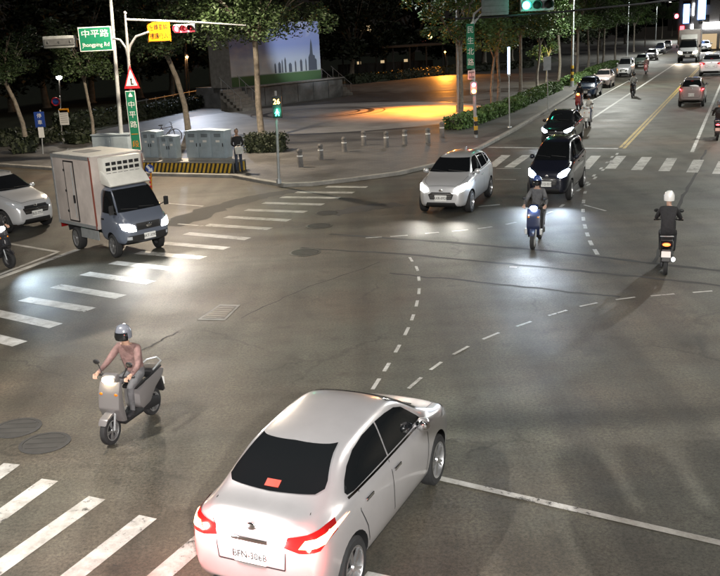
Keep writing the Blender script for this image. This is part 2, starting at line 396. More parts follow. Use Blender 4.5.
# guide dashes for turning traffic
def dashes(pts, length, w):
    P = [G(*p) for p in pts]
    for i, p in enumerate(P):
        t = (P[min(i+1, len(P)-1)] - P[max(i-1, 0)]).normalized()
        L = length * (1 + .12*math.sin(i*2.3))
        quad('guide_dash', p - t*L/2, p + t*L/2, w, W)
dashes([(411,259.5),(417,268.7),(418.9,278.8),(419,291.3),(416.8,303.5),(412.6,317.5),(406.7,331.3),(397.5,348.7),(386.7,367.2),(376,384)], .42, .065)
dashes([(394,402),(415,383),(436,366),(461,350.4),(491,336),(524,324),(557.7,313),(588.5,304.7),(625.5,298.5),(662.5,295),(702.6,291.8)], .46, .060)
dashes([(373.7,237.5),(399,236),(432,233),(460,230.6),(485,227.8),(511,223.4),(548,213),(562,205.8),(571.7,195),(579,190),(587,183),(594,175.5),(601,168.5),(607,162.5),(612,157)], .45, .10)
dashes([(617,154),(611,161.5),(603,170),(595,178),(588.6,184.7),(585,192.5),(583.6,201.6),(583,210.7),(583.4,219),(585,226.5),(587.4,234.5),(590.8,243),(596,252)], .52, .10)
def along(p, n): return p + A1*n
a0, b0 = G(620.4, 147.6), G(623.8, 148.6)
for p in (a0, b0): quad('lane_line', p, along(p, 150), .13, M['yellow_paint'])
p = G(585, 123); quad('lane_line', p, along(p, 150), .17, W)
p = G(589, 102.5); quad('lane_line', p, along(p, 26), .11, W)
p = G(692, 152.2); quad('lane_line', p, along(p, 140), .15, W)
quad('road_stud', G(509.5, 267), G(517, 267.3), .07, W)
# covers, dark strips and sealed joints
def cover(x, y, r, ribbed=True):
    c = G(x, y); t = thing('manhole_cover', '', 'manhole cover', (c.x, c.y, 0)); 
    mb = MB(); mb.lathe([(r, .002), (r, .008), (r*.86, .010), (r*.86, .004)], 28); mb.build('frame_ring', M['cover_rim'] if ribbed else M['patch'], t)
    mb = MB(); mb.lathe([(0.001, .005), (r*.85, .005)], 28); pl = mb.build('lid', M['cover'] if ribbed else M['patch_dark'], t)
    mb = MB()
    for i in range(-3, 4) if ribbed else (-2, 0, 2):
        L = 2*math.sqrt(max(0, (r*.78)**2 - (i*r*.22)**2)); mb.box((0, i*r*.22, .008), (L, r*.07, .006))
    mb.build('rib', M['cover_rim'] if ribbed else M['patch_dark'], pl)
    return t
M['patch_dark'] = mat('worn_cover', (.038, .036, .033), .75, var=.3, vscale=4)
M['cover'] = mat('cast_iron', (.02, .02, .019), .55, .4, var=.3)
M['cover_rim'] = mat('cast_iron_worn', (.085, .08, .07), .5, .4, var=.3)
for (x, y, r, lb) in [(305, 252.5, .42, 'round iron manhole cover alone on the open asphalt beside the zebra'), (319, 226, .40, 'round iron manhole cover, middle one beside the zebra'), (327, 213, .38, 'round iron manhole cover nearest the plaza kerb'), (17, 428, .36, 'worn round manhole cover beside the blurred scooter, close to the picture edge'), (45, 443, .36, 'worn round manhole cover just above the corner zebra')]:
    cover(x, y, r, y < 400)['label'] = lb
c = [G(220, 304.5), G(240.5, 305.2), G(225, 320.5), G(197, 320)]
t = thing('inspection_cover', 'rectangular inspection cover with a pale concrete frame in the junction', 'inspection cover', tuple(sum(c, Vector())/4))
def rel(P, k): return [((p.x - t.location.x)*k, (p.y - t.location.y)*k) for p in P]
MB().prism(rel(c, 1.0), .002, .007).build('frame', M['kerb'], t)
MB().prism(rel(c, .80), .003, .011).build('lid', M['cover'], t)
mb = MB()
for i in range(5):
    u = .14 + i*.18; e = [x for x in rel(c, .72)]
    a = Vector(e[0]).lerp(Vector(e[3]), u); b = Vector(e[1]).lerp(Vector(e[2]), u); n = (b-a).normalized(); n = Vector((-n.y, n.x))*.022
    mb.prism([a-n, b-n, b+n, a+n], .010, .015)
mb.build('rib', M['cover_rim'], t)
def wav(name, pts, w, mt, z, jit=.03):
    P = [G(*p) for p in pts]; Q = []
    for i in range(len(P)-1):
        for k in range(8):
            q = P[i].lerp(P[i+1], k/8); Q.append(q + Vector((rnd.uniform(-jit, jit), rnd.uniform(-jit, jit), 0)))
    Q.append(P[-1]); vs = []; fs = []
    for i, q in enumerate(Q):
        tt = (Q[min(i+1, len(Q)-1)] - Q[max(i-1, 0)]).normalized(); n = Vector((-tt.y, tt.x, 0))*w*rnd.uniform(.35, .65)
        vs += [(q.x-n.x, q.y-n.y, z), (q.x+n.x, q.y+n.y, z)]
        if i: fs.append((2*i-2, 2*i-1, 2*i+1, 2*i))
    mb = MB(); mb.add(vs, fs); return mb.build(name, mt, road)
wav('sealed_joint', [(330,234),(450,242.5),(560,252),(640,262),(730,272)], .16, M['tar'], .0028)
wav('sealed_joint', [(300,248),(400,254),(480,261),(560,269),(650,278),(730,287)], .13, M['tar'], .0028)
wav('sealed_joint', [(388,273.5),(470,281),(560,291),(620,297)], .09, M['tar'], .0028, .05)
wav('sealed_joint', [(655,262),(672,220),(688,188),(706,150)], .10, M['tar'], .0028, .05)
wav('asphalt_patch', [(170,226),(215,208),(262,196),(300,190)], 1.0, M['patch'], .002, .03)  # darker strip laid on the asphalt
wav('sealed_joint', [(178,332),(150,346),(120,360)], .04, M['tar'], .0028, .04)
wav('sealed_joint', [(240,318),(300,290),(380,262)], .03, M['tar'], .0028, .06)
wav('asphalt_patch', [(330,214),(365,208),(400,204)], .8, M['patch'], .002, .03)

# plaza with its kerb: a raised slab
KP = [(-420,148),(-200,156),(0,166.5),(70,171.5),(133,175.5),(233,178),(262,183.5),(284,187),(312,186),(352,181.5),(400,175),(440,165.5),(480,150),(515,131),(545,113),(575,94)]
K0 = [G(*p) for p in KP]
last = K0[-1]
K0 += [along(last, 30), along(last, 80), along(last, 160)]
far = [Vector((90, 330, 0)), Vector((-260, 330, 0)), Vector((-200, 60, 0))]
mb = MB(); poly = [(p.x, p.y) for p in K0] + [(p.x, p.y) for p in far]
mb.prism(poly, -.05, .12)
pave = struct(mb.build('pavement', M['plaza']))
mb = MB(); vs = []; fs = []
for i, p in enumerate(K0):
    tt = (K0[min(i+1, len(K0)-1)] - K0[max(i-1, 0)]).normalized(); n = Vector((-tt.y, tt.x, 0))
    o_, i_ = p - n*.03, p + n*.17
    vs += [(o_.x, o_.y, 0), (o_.x, o_.y, .115), (o_.x + n.x*.02, o_.y + n.y*.02, .135), (i_.x, i_.y, .135), (i_.x, i_.y, .1)]
    if i:
        b = 5*(i-1)
        for k in range(4): fs.append((b+k, b+k+1, b+5+k+1, b+5+k))
mb.add(vs, fs); kerb = struct(mb.build('kerb', M['kerb']))
# dark lawn and planting beds behind the plaza
pb = [G(-300,120), G(-60,142), G(60,140), G(118,128), G(200,106), G(244,98), G(330,86.5), G(400,78.5), G(470,72.5), G(530,68), G(560,62)]
mb = MB(); poly = [(p.x, p.y) for p in pb] + [(60, 320), (-250, 320)]
mb.prism(poly, .05, .16); lawn = struct(mb.build('park_ground', M['soil']))
mb = MB(); P = [G(-40,149), G(30,148), G(75,141), G(98,132), G(60,138), G(-40,142)]
# round plaza of pale stone with dark inlaid rings
C0 = G(318, 112, .12)
def ellipse_ring(cx, rx0, ry0, rx1, ry1, z, a0=0, a1=360, n=72, rot=0.0):
    vs = []; fs = []
    for i in range(n+1):
        a = R(a0 + (a1-a0)*i/n)
        for (rx, ry) in ((rx0, ry0), (rx1, ry1)):
            x, y = rx*math.cos(a), ry*math.sin(a); vs.append((cx.x + x*math.cos(rot) - y*math.sin(rot), cx.y + x*math.sin(rot) + y*math.cos(rot), z))
        if i: fs.append((2*i-2, 2*i-1, 2*i+1, 2*i))
    mb = MB(); mb.add(vs, fs); return mb
eL, eR = G(184, 131, .12), G(457, 103, .12); cc = (eL + eR)/2; rx = (eR - eL).length/2; rot = az(eL, eR)
ellipse_ring(cc, 0.01, 0.01, rx, rx*1.02, .124, rot=rot).build('plaza_disc', M['stone'], pave)
ellipse_ring(cc, rx*1.0, rx*1.02, rx*1.035, rx*1.055, .126, rot=rot).build('plaza_ring', M['stone_dark'], pave)
C1 = G(318, 112.5, .12)
for r0, r1 in ((3.6, 4.05), (2.85, 3.05), (4.7, 4.82)):
    ellipse_ring(C1, r0, r0*1.02, r1, r1*1.02, .128).build('plaza_ring', M['stone_dark'], pave)
# ------------------------------------------------------------------ street lamps (they light the junction)
def street_lamp(base, head, label, watt, col=(1.0, .94, .84), H=9.0, striped=False, top=None, r0=.11, ang=172, soft=.18):
    t = thing('street_lamp', label, 'street lamp', tuple(base), 0, 'street lamps along the roads')
    b = Vector(base); hd = Vector(head) - b; tp = (Vector(top) - b) if top is not None else Vector((0, 0, H))
    mb = MB(); mb.tube([(0, 0, 0), tp*.5, tp], [r0, r0*.82, r0*.62], 12); pole = mb.build('pole', M['pole_grey'], t, True)
    mb = MB(); mb.cyl((0, 0, 0), (0, 0, .5), r0*1.5, r0*1.4, 12); mb.box((0, 0, .02), (.42, .42, .04)); mb.build('base_plate', M['galv'], t)
    if striped:
        for i in range(5):
            mb = MB(); mb.cyl((0, 0, .5+i*.26), (0, 0, .5+i*.26+.255), r0*1.12, None, 12); mb.build('stripe_band', M['hazard_yellow' if i % 2 == 0 else 'hazard_black'], pole)
    mid = tp.lerp(hd, .5) + Vector((0, 0, .22))
    mb = MB(); mb.tube([tp, tp.lerp(mid, .5) + Vector((0, 0, .12)), mid, hd], [r0*.6, r0*.5, r0*.42, r0*.38], 8); mb.build('arm', M['pole_grey'], t, True)
    dr = (hd - tp); an = math.atan2(dr.y, dr.x); X = Matrix.Translation(hd) @ Matrix.Rotation(an, 4, 'Z')
    mb = MB(); mb.slab([(-.1, -.02), (.75, -.02), (.72, .07), (.3, .13), (-.1, .09)], -.16, .16, .025, 0, X); h = mb.build('lamp_head', M['galv'], t, True)
    mb = MB(); mb.box((.36, 0, -.028), (.5, .24, .012), 0, X); mb.build('lens', M['lamp_led'], h)
    c = X @ Vector((.36, 0, -.10))
    spot(t, c, c + Vector((dr.x*.12, dr.y*.12, -9)), col, watt, ang, .3, soft)
    return t
WATT = 5800
b = G(123, 157, .12)
street_lamp(b, b + Vector((3.0, -3.2, 8.6)), 'slim grey lamp post rising beside the green street name sign', WATT*1.25, (1.0, .83, .62), top=AT(107.5, -40, b.y))
for (x, y, lb, st) in [(572, 87, 'lamp post with yellow and black bands at its foot behind the parked dark car', True), (627, 56, 'grey lamp post among the trunks behind the parked white van', False), (655.5, 41, 'thin lamp post standing far along the row of parked cars', False)]:
    b = G(x, y, .12); street_lamp(b, b + Vector((2.6, -.9, 9.3)), lb, WATT*1.25, (.98, 1.0, .92), striped=st)
for (bx, by, hx, hy, lb, w, c) in [(-11, 6, -8.0, 9.0, 'lamp post on the corner below the camera, beside the near zebra', 1.0, (1.0, .95, .88)), (16.5, 13.5, 13.5, 15.0, 'lamp post on the camera side of the junction beyond the white stop line', .5, (1.0, .95, .86)),
                               (5.2, -9, 2.9, -9, 'lamp post behind the camera mast', 4.6, (.98, .97, .93)), (24.5, 40, 21.5, 40.5, 'lamp post on the far pavement opposite the plaza', 1.15, (.98, 1.0, .94)), (38.5, 72, 35.6, 73, 'lamp post on the far pavement beyond the bronze car', 1.2, (.98, 1.0, .94)), (54.5, 108, 51.6, 109, 'lamp post on the far pavement close to the distant truck', 1.6, (.98, 1.0, .94))]:
    street_lamp((bx, by, 0), (hx, hy, 9.4), lb, WATT*w, c, H=9.0, soft=.05 if by < 0 else .18)

b = G(458.5, 112.5, .12); street_lamp(b, b + Vector((-2.6, -.6, 9.2)), 'added lamp post behind the corner street tree to light the mural', WATT*.10, (.92, .96, 1.0), ang=160)  # added post, put behind the trunk to brighten plaza and mural
fp = b + Vector((0, 0, 8.4)); ft = [o for o in bpy.data.objects if o.get('label') == 'added lamp post behind the corner street tree to light the mural'][0]
MB().box((-.35, .25, 8.4), (.30, .30, .25), bev=.03).build('floodlight', M['dark_metal'], ft)  # floodlight added to light the mural wall
spot(ft, (-.55, .45, 8.4), (G(292, 100) + Vector((0, 0, 4.6))) - b, (.80, .90, 1.0), 8500, 24, .7, .12)
# unseen mast added behind the camera; boxes and plate shape shadows on the road
t = thing('shadow_gantry', 'unseen mast added behind the camera to cast shadows on the road', 'shadow mast', (6.4, -1.84, 0))
MB().tube([(0, 0, 0), (0, 0, 6.3)], [.14, .11], 12).build('pole', M['galv'], t, True); MB().tube([(0, 0, 6.1), (-4.6, 0, 6.1)], .06, 8).build('arm', M['galv'], t, True)
for x in (-3.80, -3.50, -3.18): MB().box((x, 0, 5.35), (.25, .21, 1.15), bev=.10).build('shadow_box', M['dark_metal'], t, True)
MB().box((-3.49, 0, 5.06), (1.02, .18, 1.12), bev=.06).build('shadow_plate', M['dark_metal'], t)  # plate added to merge the lower ends of the box shadows
# ------------------------------------------------------------------ signs and signals round the junction
def signal_head(loc, rz, label, lit, horizontal=True, n=3, size=.30, vis=.16):
    """housing with round lenses and visors; faces -y before turning; lit = {index: material}"""
    t = thing('traffic_signal', label, 'traffic signal', tuple(loc), rz, 'traffic signals')
    d = [(i - (n-1)/2)*size*1.12 for i in range(n)]
    dim = (size*1.12*n, .20, size*1.18) if horizontal else (size*1.18, .20, size*1.12*n)
    mb = MB(); mb.box((0, 0, 0), dim, bev=.05); hs = mb.build('housing', M['pole_grey'], t, True)
    mb = MB(); mb.box((0, .105, 0), (dim[0]*.9, .03, dim[2]*.55), bev=.012)
    for x in d: mb.box((x, .122, 0) if horizontal else (0, .122, -x), (.05, .02, .10))
    mb.build('back_cover', M['sign_back'], hs)
    for i, x in enumerate(d):
        o = Vector((x, -.105, 0)) if horizontal else Vector((0, -.105, -x))
        X = Matrix.Translation(o) @ Matrix.Rotation(R(90), 4, 'X')
        mb = MB(); mb.lathe([(.001, .028), (size*.22, .022), (size*.40, .0)], 20, 0, X)
        l = mb.build('lens', lit.get(i, M['dark_lens']), t, True)
        mb = MB(); vs = []; fs = []
        for k in range(15):
            a = R(-40 + 260*k/14)
            for (rr, yy) in ((size*.43, 0), (size*.45, -vis - .06*max(0, math.sin(a))), (size*.47, -vis - .06*max(0, math.sin(a))), (size*.47, 0)):
                vs.append((o.x + rr*math.cos(a), o.y + yy, o.z + rr*math.sin(a)))
            if k:
                q = 4*(k-1)
                for s in range(3): fs.append((q+s, q+s+1, q+4+s+1, q+4+s))
        mb.add(vs, fs); mb.build('visor', M['dark_metal'], l, True)
    return t
M['dark_lens'] = mat('unlit_lens', (.02, .018, .016), .25)

# --- sign pole on the plaza corner
PB = G(134, 161, .12); PY = PB.y
t = thing('sign_pole', 'grey pole with two curved arms carrying signs at the plaza corner', 'sign pole', tuple(PB))
L = lambda x, y: AT(x, y, PY) - PB
mb = MB(); mb.tube([(0, 0, 0), L(131, 100), L(128, 54), L(125, 14)], [.10, .085, .075, .05], 12); mb.build('pole', M['galv'], t, True)
mb = MB(); mb.tube([L(128, 58), L(126, 48), L(120, 40), L(109, 37.5)], [.06, .06, .055, .05], 8); mb.build('curved_arm', M['galv'], t, True)
mb = MB(); mb.tube([L(128, 58), L(130, 46), L(136, 36.5), L(149, 32)], [.06, .06, .055, .05], 8); mb.build('curved_arm', M['galv'], t, True)
mb = MB(); mb.tube([L(125, 19.5), L(160, 20.8), L(200, 22.5), L(246, 25.5)], [.055, .05, .045, .03], 8); mb.build('mast_arm', M['galv'], t, True)
mb = MB(); mb.tube([L(82, 39.5), L(74, 39.2)], .04, 8); mb.build('link_rod', M['galv'], t, True)
mb = MB(); mb.ball(L(125, 13), .08); mb.build('cap', M['galv'], t, True)
def px_m(n, Y): return n*Y/FOCAL*1.0
def board(name, cx, cy, wpx, hpx, Y, label, cat, front, rim, rz=0.0, dy=-.12, border=.045, group=None):
    c = AT(cx, cy, Y + dy); w, h = px_m(wpx, Y), px_m(hpx, Y)
    t = thing(name, label, cat, tuple(c), rz, group)
    mb = MB(); mb.box((0, 0, 0), (w, .04, h), bev=.008); mb.build('backing', M[rim], t)
    mb = MB(); mb.box((0, -.023, 0), (w - 2*border, .006, h - 2*border)); mb.build('face', M[front], t)
    return t, w, h
s, w, h = board('street_name_sign', 95.5, 39, 31, 22.5, PY, 'green street name sign with a white border', 'street sign', 'sign_green', 'sign_white', R(6))
lettering(s, '中平路', h*.34, M['sign_white'], (0, -.030, h*.20), 1.15)
lettering(s, 'Jhongping Rd', h*.235, M['sign_white'], (0, -.030, -h*.24), .92)
s, w, h = board('direction_sign', 159, 32, 26, 18.5, PY, 'yellow sign with two rows of black characters beside the red signal', 'road sign', 'sign_yellow', 'sign_yellow', R(-24), border=.02)
mb = MB(); mb.box((0, -.028, h*.46), (w*.94, .004, .02)); mb.box((0, -.028, -h*.46), (w*.94, .004, .02)); mb.box((w*.47, -.028, 0), (.02, .004, h*.9)); mb.box((-w*.47, -.028, 0), (.02, .004, h*.9)); mb.build('border', M['ink'], s)
lettering(s, '左轉車輛', h*.33, M['ink'], (0, -.030, h*.21), .88); lettering(s, '禮讓行人', h*.33, M['ink'], (0, -.030, -h*.21), .88)
# warning triangle
c = AT(131, 78, PY - .14); t = thing('warning_sign', 'red bordered triangular warning sign above the tall green sign', 'road sign', tuple(c), R(4))
def tri(k): return [(-.36*k, -.46*k - .02), (.36*k, -.46*k - .02), (0, .58*k - .02)]
MB().slab(tri(1.0), -.02, .02, .01).build('red_border', M['sign_red'], t); MB().slab(tri(.72), -.03, -.021).build('face', M['sign_white'], t)
mb = MB(); mb.box((0, -.034, -.20), (.05, .006, .20)); mb.ball((0, -.034, -.06), (.045, .006, .045)); mb.box((.05, -.034, -.27), (.10, .006, .04)); mb.build('pictogram', M['ink'], t)
# tall narrow street sign
s, w, h = board('vertical_street_sign', 133.4, 121, 9.6, 58, PY, 'tall narrow green sign with vertical white characters behind the box truck', 'street sign', 'sign_green', 'sign_white', R(3), border=.03)
for i, ch in enumerate('↑中平路一段'):
    if ch == '↑':
        MB().slab([(-.09, -.08), (.09, -.08), (.09, -.02), (0, .12), (-.09, -.02)], -.031, -.027).build('arrow', M['sign_white'], s).location = (0, 0, h*.43)
    else: lettering(s, ch, .33, M['sign_white'] if i < 4 else M['sign_yellow'], (0, -.030, h*(.43 - i*.165)))
signal_head(AT(185, 28.5, PY - .1), R(-14), 'signal head glowing red on the long mast arm', {0: M['sig_red']}, True, 3, px_m(6.6, PY))
signal_head(AT(60, 42, PY), R(178), 'grey horizontal signal housing seen from behind beside the green sign', {}, True, 3, px_m(9.6, PY), .14)
p = AT(182, 30.5, PY - .55); point(None, p, (1, .06, .08), 60, .1).name = 'signal_glow'

# --- pedestrian signal at the kerb
b = G(279, 183.5, .12)
t = thing('signal_post', 'thin grey post at the kerb carrying the pedestrian signal', 'post', tuple(b)); L = lambda x, y: AT(x, y, b.y) - b
mb = MB(); mb.tube([(0, 0, 0), L(275.5, 91)], [.055, .045], 10); mb.build('post', M['galv'], t, True)
mb = MB(); mb.cyl((0, 0, 0), (0, 0, .18), .10, .09, 12); mb.build('foot', M['galv'], t)
c = AT(277.3, 107, b.y - .08)
t = thing('pedestrian_signal', 'pedestrian signal showing amber digits over a green walking figure', 'traffic signal', tuple(c), R(-6), 'traffic signals')
mb = MB(); mb.box((0, 0, 0), (.34, .16, .80), bev=.03); mb.build('housing', M['dark_metal'], t, True)
mb = MB(); mb.box((0, -.083, .19), (.27, .01, .27)); fc = mb.build('countdown_face', M['black'], t)
mb = MB(); mb.box((0, -.083, -.19), (.27, .01, .27)); fg = mb.build('figure_face', M['black'], t)
o = lettering(fc, '26', .26, M['sig_amber'], (0, -.094, .19))
mb = MB(); Z = -.19
mb.ball((0, -.094, Z+.095), (.032, .006, .032)); mb.box((0, -.094, Z+.025), (.065, .008, .10)); 
for sgn in (-1, 1): mb.tube([(0, -.094, Z-.01), (sgn*.035, -.094, Z-.06), (sgn*.06, -.094, Z-.12)], .018, 6); mb.tube([(0, -.094, Z+.06), (sgn*.055, -.094, Z+.01), (sgn*.075, -.094, Z-.03)], .012, 6)
mb.build('green_figure', M['sig_green'], fg)
point(t, (0, -.35, -.15), (.1, 1, .6), 14, .08)

# --- second sign pole with red signal beside the street trees
b = G(476, 137.5, .12); BY = b.y
t = thing('sign_pole', 'grey pole with forked top between the street trees, red light at mid height', 'sign pole', tuple(b)); L = lambda x, y: AT(x, y, BY) - b
mb = MB(); mb.tube([(0, 0, 0), L(473.5, 80), L(472, 22)], [.09, .08, .07], 12); pl = mb.build('pole', M['galv'], t, True)
for i in range(4):
    mb = MB(); mb.cyl((0, 0, .15+i*.22), (-.01*i, 0, .15+i*.22+.21), .10, None, 12); mb.build('stripe_band', M['hazard_yellow' if i % 2 else 'hazard_black'], pl)
for q in ([(472, 26), (474, 14), (481, 8), (490, 4)], [(472, 26), (476, 20), (482, 14), (486, 10)]):
    mb = MB(); mb.tube([L(*k) for k in q], [.06, .055, .05, .045], 8); mb.build('curved_arm', M['galv'], t, True)
mb = MB(); mb.tube([L(455, 19), L(500, 16.5), L(560, 12), L(640, 4), L(740, -9)], .05, 8); mb.build('mast_arm', M['dark_metal'], t, True)
s, w, h = board('vertical_street_sign', 470.5, 46.5, 7.6, 42, BY, 'tall narrow green sign on the pole among the street trees', 'street sign', 'sign_green', 'sign_green', 0, border=.02)
for i, ch in enumerate('民生北路'): lettering(s, ch, .36, M['sign_white'], (0, -.030, h*(.36 - i*.24)), .9)
s, w, h = board('notice_board', 471.5, 75, 7, 8.5, BY, 'small grey notice plate under the tall green sign', 'notice', 'sign_back', 'sign_white', 0, border=.04)
lettering(s, '機車', .17, M['sign_white'], (0, -.03, 0))
signal_head(AT(473.5, 88, BY - .14), 0, 'small upright signal glowing red low on the pole among the trees', {0: M['sig_red'], 1: M['sig_amber']}, False, 2, px_m(5.4, BY), .10)
point(None, AT(473.5, 88, BY - .6), (1, .1, .06), 30, .1).name = 'signal_glow'
c = AT(497, 6, BY - .15); s, w, h = board('guide_sign', 495, 6, 26, 17, BY, 'grey back of a sign panel beside the green light', 'road sign', 'sign_back', 'sign_back', 0, border=.02)
for z in (-.25, .05, .32): MB().box((0, -.035, z), (w*.96, .03, .05)).build('rail', M['sign_back'], s)
signal_head(AT(537, 5, BY - .1), 0, 'horizontal signal head glowing green on the dark mast arm', {0: M['sig_green']}, True, 3, px_m(9.5, BY), .14)
point(None, AT(529, 3, BY - .9), (.1, 1, .65), 26, .12).name = 'signal_glow'

# --- bus stop light, further plates, roadside signs in the park
b = G(509.5, 127.5, .12); t = thing('bus_stop_pole', 'slender post with a glowing white strip at the kerb', 'post', tuple(b)); L = lambda x, y: AT(x, y, b.y) - b
mb = MB(); mb.tube([(0, 0, 0), L(508.5, 48)], .035, 8); mb.build('post', M['galv'], t, True)
k = L(508.6, 61.5); mb = MB(); mb.box((k.x, -.05, k.z), (.12, .06, px_m(27, b.y)), bev=.015); mb.build('light_strip', M['led_blue'], t)
k = L(508.8, 75); mb = MB(); mb.box((k.x, -.05, k.z), (.16, .08, .10)); mb.cyl((0, 0, 0), (0, 0, .06), .14, .12, 12); mb.build('bracket', M['galv'], t)
b = G(548, 112, .12); t = thing('road_sign', 'plain grey plate on a thin post beside the hedge', 'road sign', tuple(b)); L = lambda x, y: AT(x, y, b.y) - b
mb = MB(); mb.tube([(0, 0, 0), L(547, 57)], .032, 8); mb.build('post', M['galv'], t, True); k = L(547, 63.5)
mb = MB(); mb.box((k.x, -.05, k.z), (px_m(7.5, b.y), .02, px_m(13, b.y)), bev=.006); mb.build('plate', M['sign_back'], t)

def post_sign(bx, by, tx, ty, plates, label, cat='road sign'):
    b = G(bx, by, .12); t = thing('post_sign', label, cat, tuple(b)); L = lambda x, y: AT(x, y, b.y) - b
    mb = MB(); mb.tube([(0, 0, 0), L(tx, ty)], .035, 8); mb.build('post', M['galv'], t, True)
    for (nm, x, y, w, h, m, shape) in plates:
        k = L(x, y); w, h = px_m(w, b.y), px_m(h, b.y); mb = MB()
        if shape == 'round': mb.lathe([(.001, .012), (w/2, .012), (w/2, -.012), (.001, -.012)], 24, 0, Matrix.Translation((k.x, -.05, k.z)) @ Matrix.Rotation(R(90), 4, 'X'))
        else: mb.box((k.x, -.05, k.z), (w, .025, h), bev=.006)
        pl = mb.build(nm, M[m], t)
        if m == 'sign_blue' and shape != 'round':
            for i, ch in enumerate('停車'): lettering(pl, ch, h*.32, M['sign_white'], (k.x, -.070, k.z + h*(.22 - i*.42)))
        if nm == 'timetable':
            for i in range(6): MB().box((k.x, -.066, k.z + h*(.38 - i*.14)), (w*.75, .004, .02)).build('print_line', M['ink'], pl)
        if shape == 'round' and m == 'sign_red':
            q = MB(); q.lathe([(.001, .016), (w*.36, .016)], 24, 0, Matrix.Translation((k.x, -.05, k.z)) @ Matrix.Rotation(R(90), 4, 'X')); q.build('face', M['sign_blue'], pl)
    return t
post_sign(43, 154, 40, 110, [('plate', 40, 119.5, 10, 15, 'sign_blue', 'box'), ('small_plate', 41.5, 132, 5.5, 11, 'sign_white', 'box')], 'blue and white parking sign on a thin post beside the park')
post_sign(62, 140, 60, 96, [('timetable', 64.2, 117.5, 9, 14.5, 'sign_white', 'box'), ('header', 64.2, 110.5, 9.5, 4, 'sign_yellow', 'box'), ('round_plate', 56, 101.5, 8.5, 8.5, 'sign_red', 'round')], 'white notice board with an orange header and a round plate in the park')
b = G(151.5, 190.5); t = thing('keep_side_sign', 'round blue arrow sign on an orange banded post in front of the striped plinth', 'road sign', tuple(b)); L = lambda x, y: AT(x, y, b.y) - b
mb = MB(); mb.tube([(0, 0, 0), L(150.5, 165)], .035, 8); mb.build('post', M['sign_yellow'], t, True)
for i in range(3): MB().cyl((0, 0, .12+i*.16), (0, 0, .20+i*.16), .045, None, 10).build('band', M['sign_red'], t)
k = L(149.8, 168.5); X = Matrix.Translation((k.x, -.05, k.z)) @ Matrix.Rotation(R(90), 4, 'X')
mb = MB(); mb.lathe([(.001, .012), (px_m(4.2, b.y), .012), (px_m(4.2, b.y), -.012), (.001, -.012)], 28, 0, X); d = mb.build('disc', M['sign_blue'], t)
mb = MB(); mb.slab([(-.10, .12), (-.07, .15), (.06, .0), (.10, .05), (.12, -.13), (-.06, -.09), (-.02, -.05), (-.12, .08)], -.016, -.012); o = mb.build('arrow', M['sign_white'], d); o.location = (k.x, -.052, k.z)

# ------------------------------------------------------------------ striped plinth, cabinets, bollards
PL = [G(136, 175.2), G(190, 177), G(233.5, 177.2)]
pa, pb2 = G(134, 175.5), G(231, 177); u = (pb2 - pa).normalized(); n = Vector((-u.y, u.x, 0))
Ln = (pb2 - pa).length; ang = math.atan2(u.y, u.x)
pa = pa + n*.25
t = thing('striped_plinth', 'low concrete plinth with slanted yellow and black hazard stripes under the cabinets', 'plinth', tuple(pa), ang)
HP = .54; DP = 1.0
outl = [(0, 0), (Ln, 0), (Ln+.05, DP), (0, DP)]
MB().prism(outl, 0, HP).build('block', M['concrete'], t)
MB().prism([(x, y-.015 if y < .5 else y) for x, y in outl], HP-.0, HP+.03).build('coping', M['concrete'], t)
nst = 23; 
MB().box((Ln/2, -.006, HP/2), (Ln-.02, .012, HP-.04)).build('black_band', M['hazard_black'], t)
MB().box((Ln+.034, DP/2, HP/2), (.03, DP-.06, HP-.06)).build('end_band', M['hazard_black'], t)
for i in range(3): MB().box((Ln+.052, DP*(.2+.3*i), HP/2), (.008, .13, HP-.08)).build('stripe', M['hazard_yellow'], t)
for i in range(nst):
    x = .02 + i*(Ln-.32)/(nst-1); wd = (Ln-.3)/(nst-1)*.48
    MB().slab([(x, .03), (x+wd, .03), (x+wd+.16, HP-.03), (x+.16, HP-.03)], -.018, -.0125).build('stripe', M['hazard_yellow'], t)
def cabinet(x0, x1, yt, yb, Yoff, label, doors, depth=.55, side=None):
    Yd = (pa + n*(.35+Yoff)).y
    p = AT((x0+x1)/2, yb, (pa + u*((x0+x1)/2-134)/(233-134)*Ln + n*(.3+Yoff)).y)
    w, h = px_m(x1-x0, p.y), px_m(yb-yt, p.y)
    base = Vector((p.x, p.y, HP+.03)); t = thing('utility_cabinet', label, 'cabinet', tuple(base), ang, 'utility cabinets on the plinth')
    MB().box((0, depth/2, .05), (w*.96, depth*.94, .10)).build('plinth', M['concrete'], t)
    MB().box((0, depth/2, .10+(h-.16)/2), (w, depth, h-.16), bev=.015).build('body', M['cab_green'], t, True)
    MB().slab([(-w/2-.03, h-.06), (w/2+.03, h-.06), (w/2+.03, h-.03), (0, h+.02), (-w/2-.03, h-.03)], -.03, depth+.03, .008).build('roof', M['cab_green'], t)
    for i in range(doors):
        dw = w/doors; cx = -w/2 + dw*(i+.5)
        d = MB().box((cx, -.012, .10+(h-.16)/2), (dw-.03, .022, h-.24), bev=.006).build('door', M['cab_green'], t, True)
        MB().box((cx + (dw*.36 if i % 2 == 0 else -dw*.36), -.035, h*.52), (.03, .03, .14), bev=.006).build('handle', M['dark_metal'], d)
        mb = MB()
        for k in range(5): mb.box((cx, -.026, h*.78 + k*.03), (dw*.5, .008, .012))
        mb.build('louver', M['dark_metal'], d)
        MB().box((cx, -.025, h*.64), (dw*.3, .004, .09)).build('plate', M['plate'], d)
    return t
cabinet(143, 160.5, 132, 160.5, .22, 'double door grey-blue cabinet closest to the box truck', 2)
cabinet(161, 178.5, 137.5, 162.2, .05, 'lower grey-blue cabinet standing in front of its taller neighbour', 2, .4)
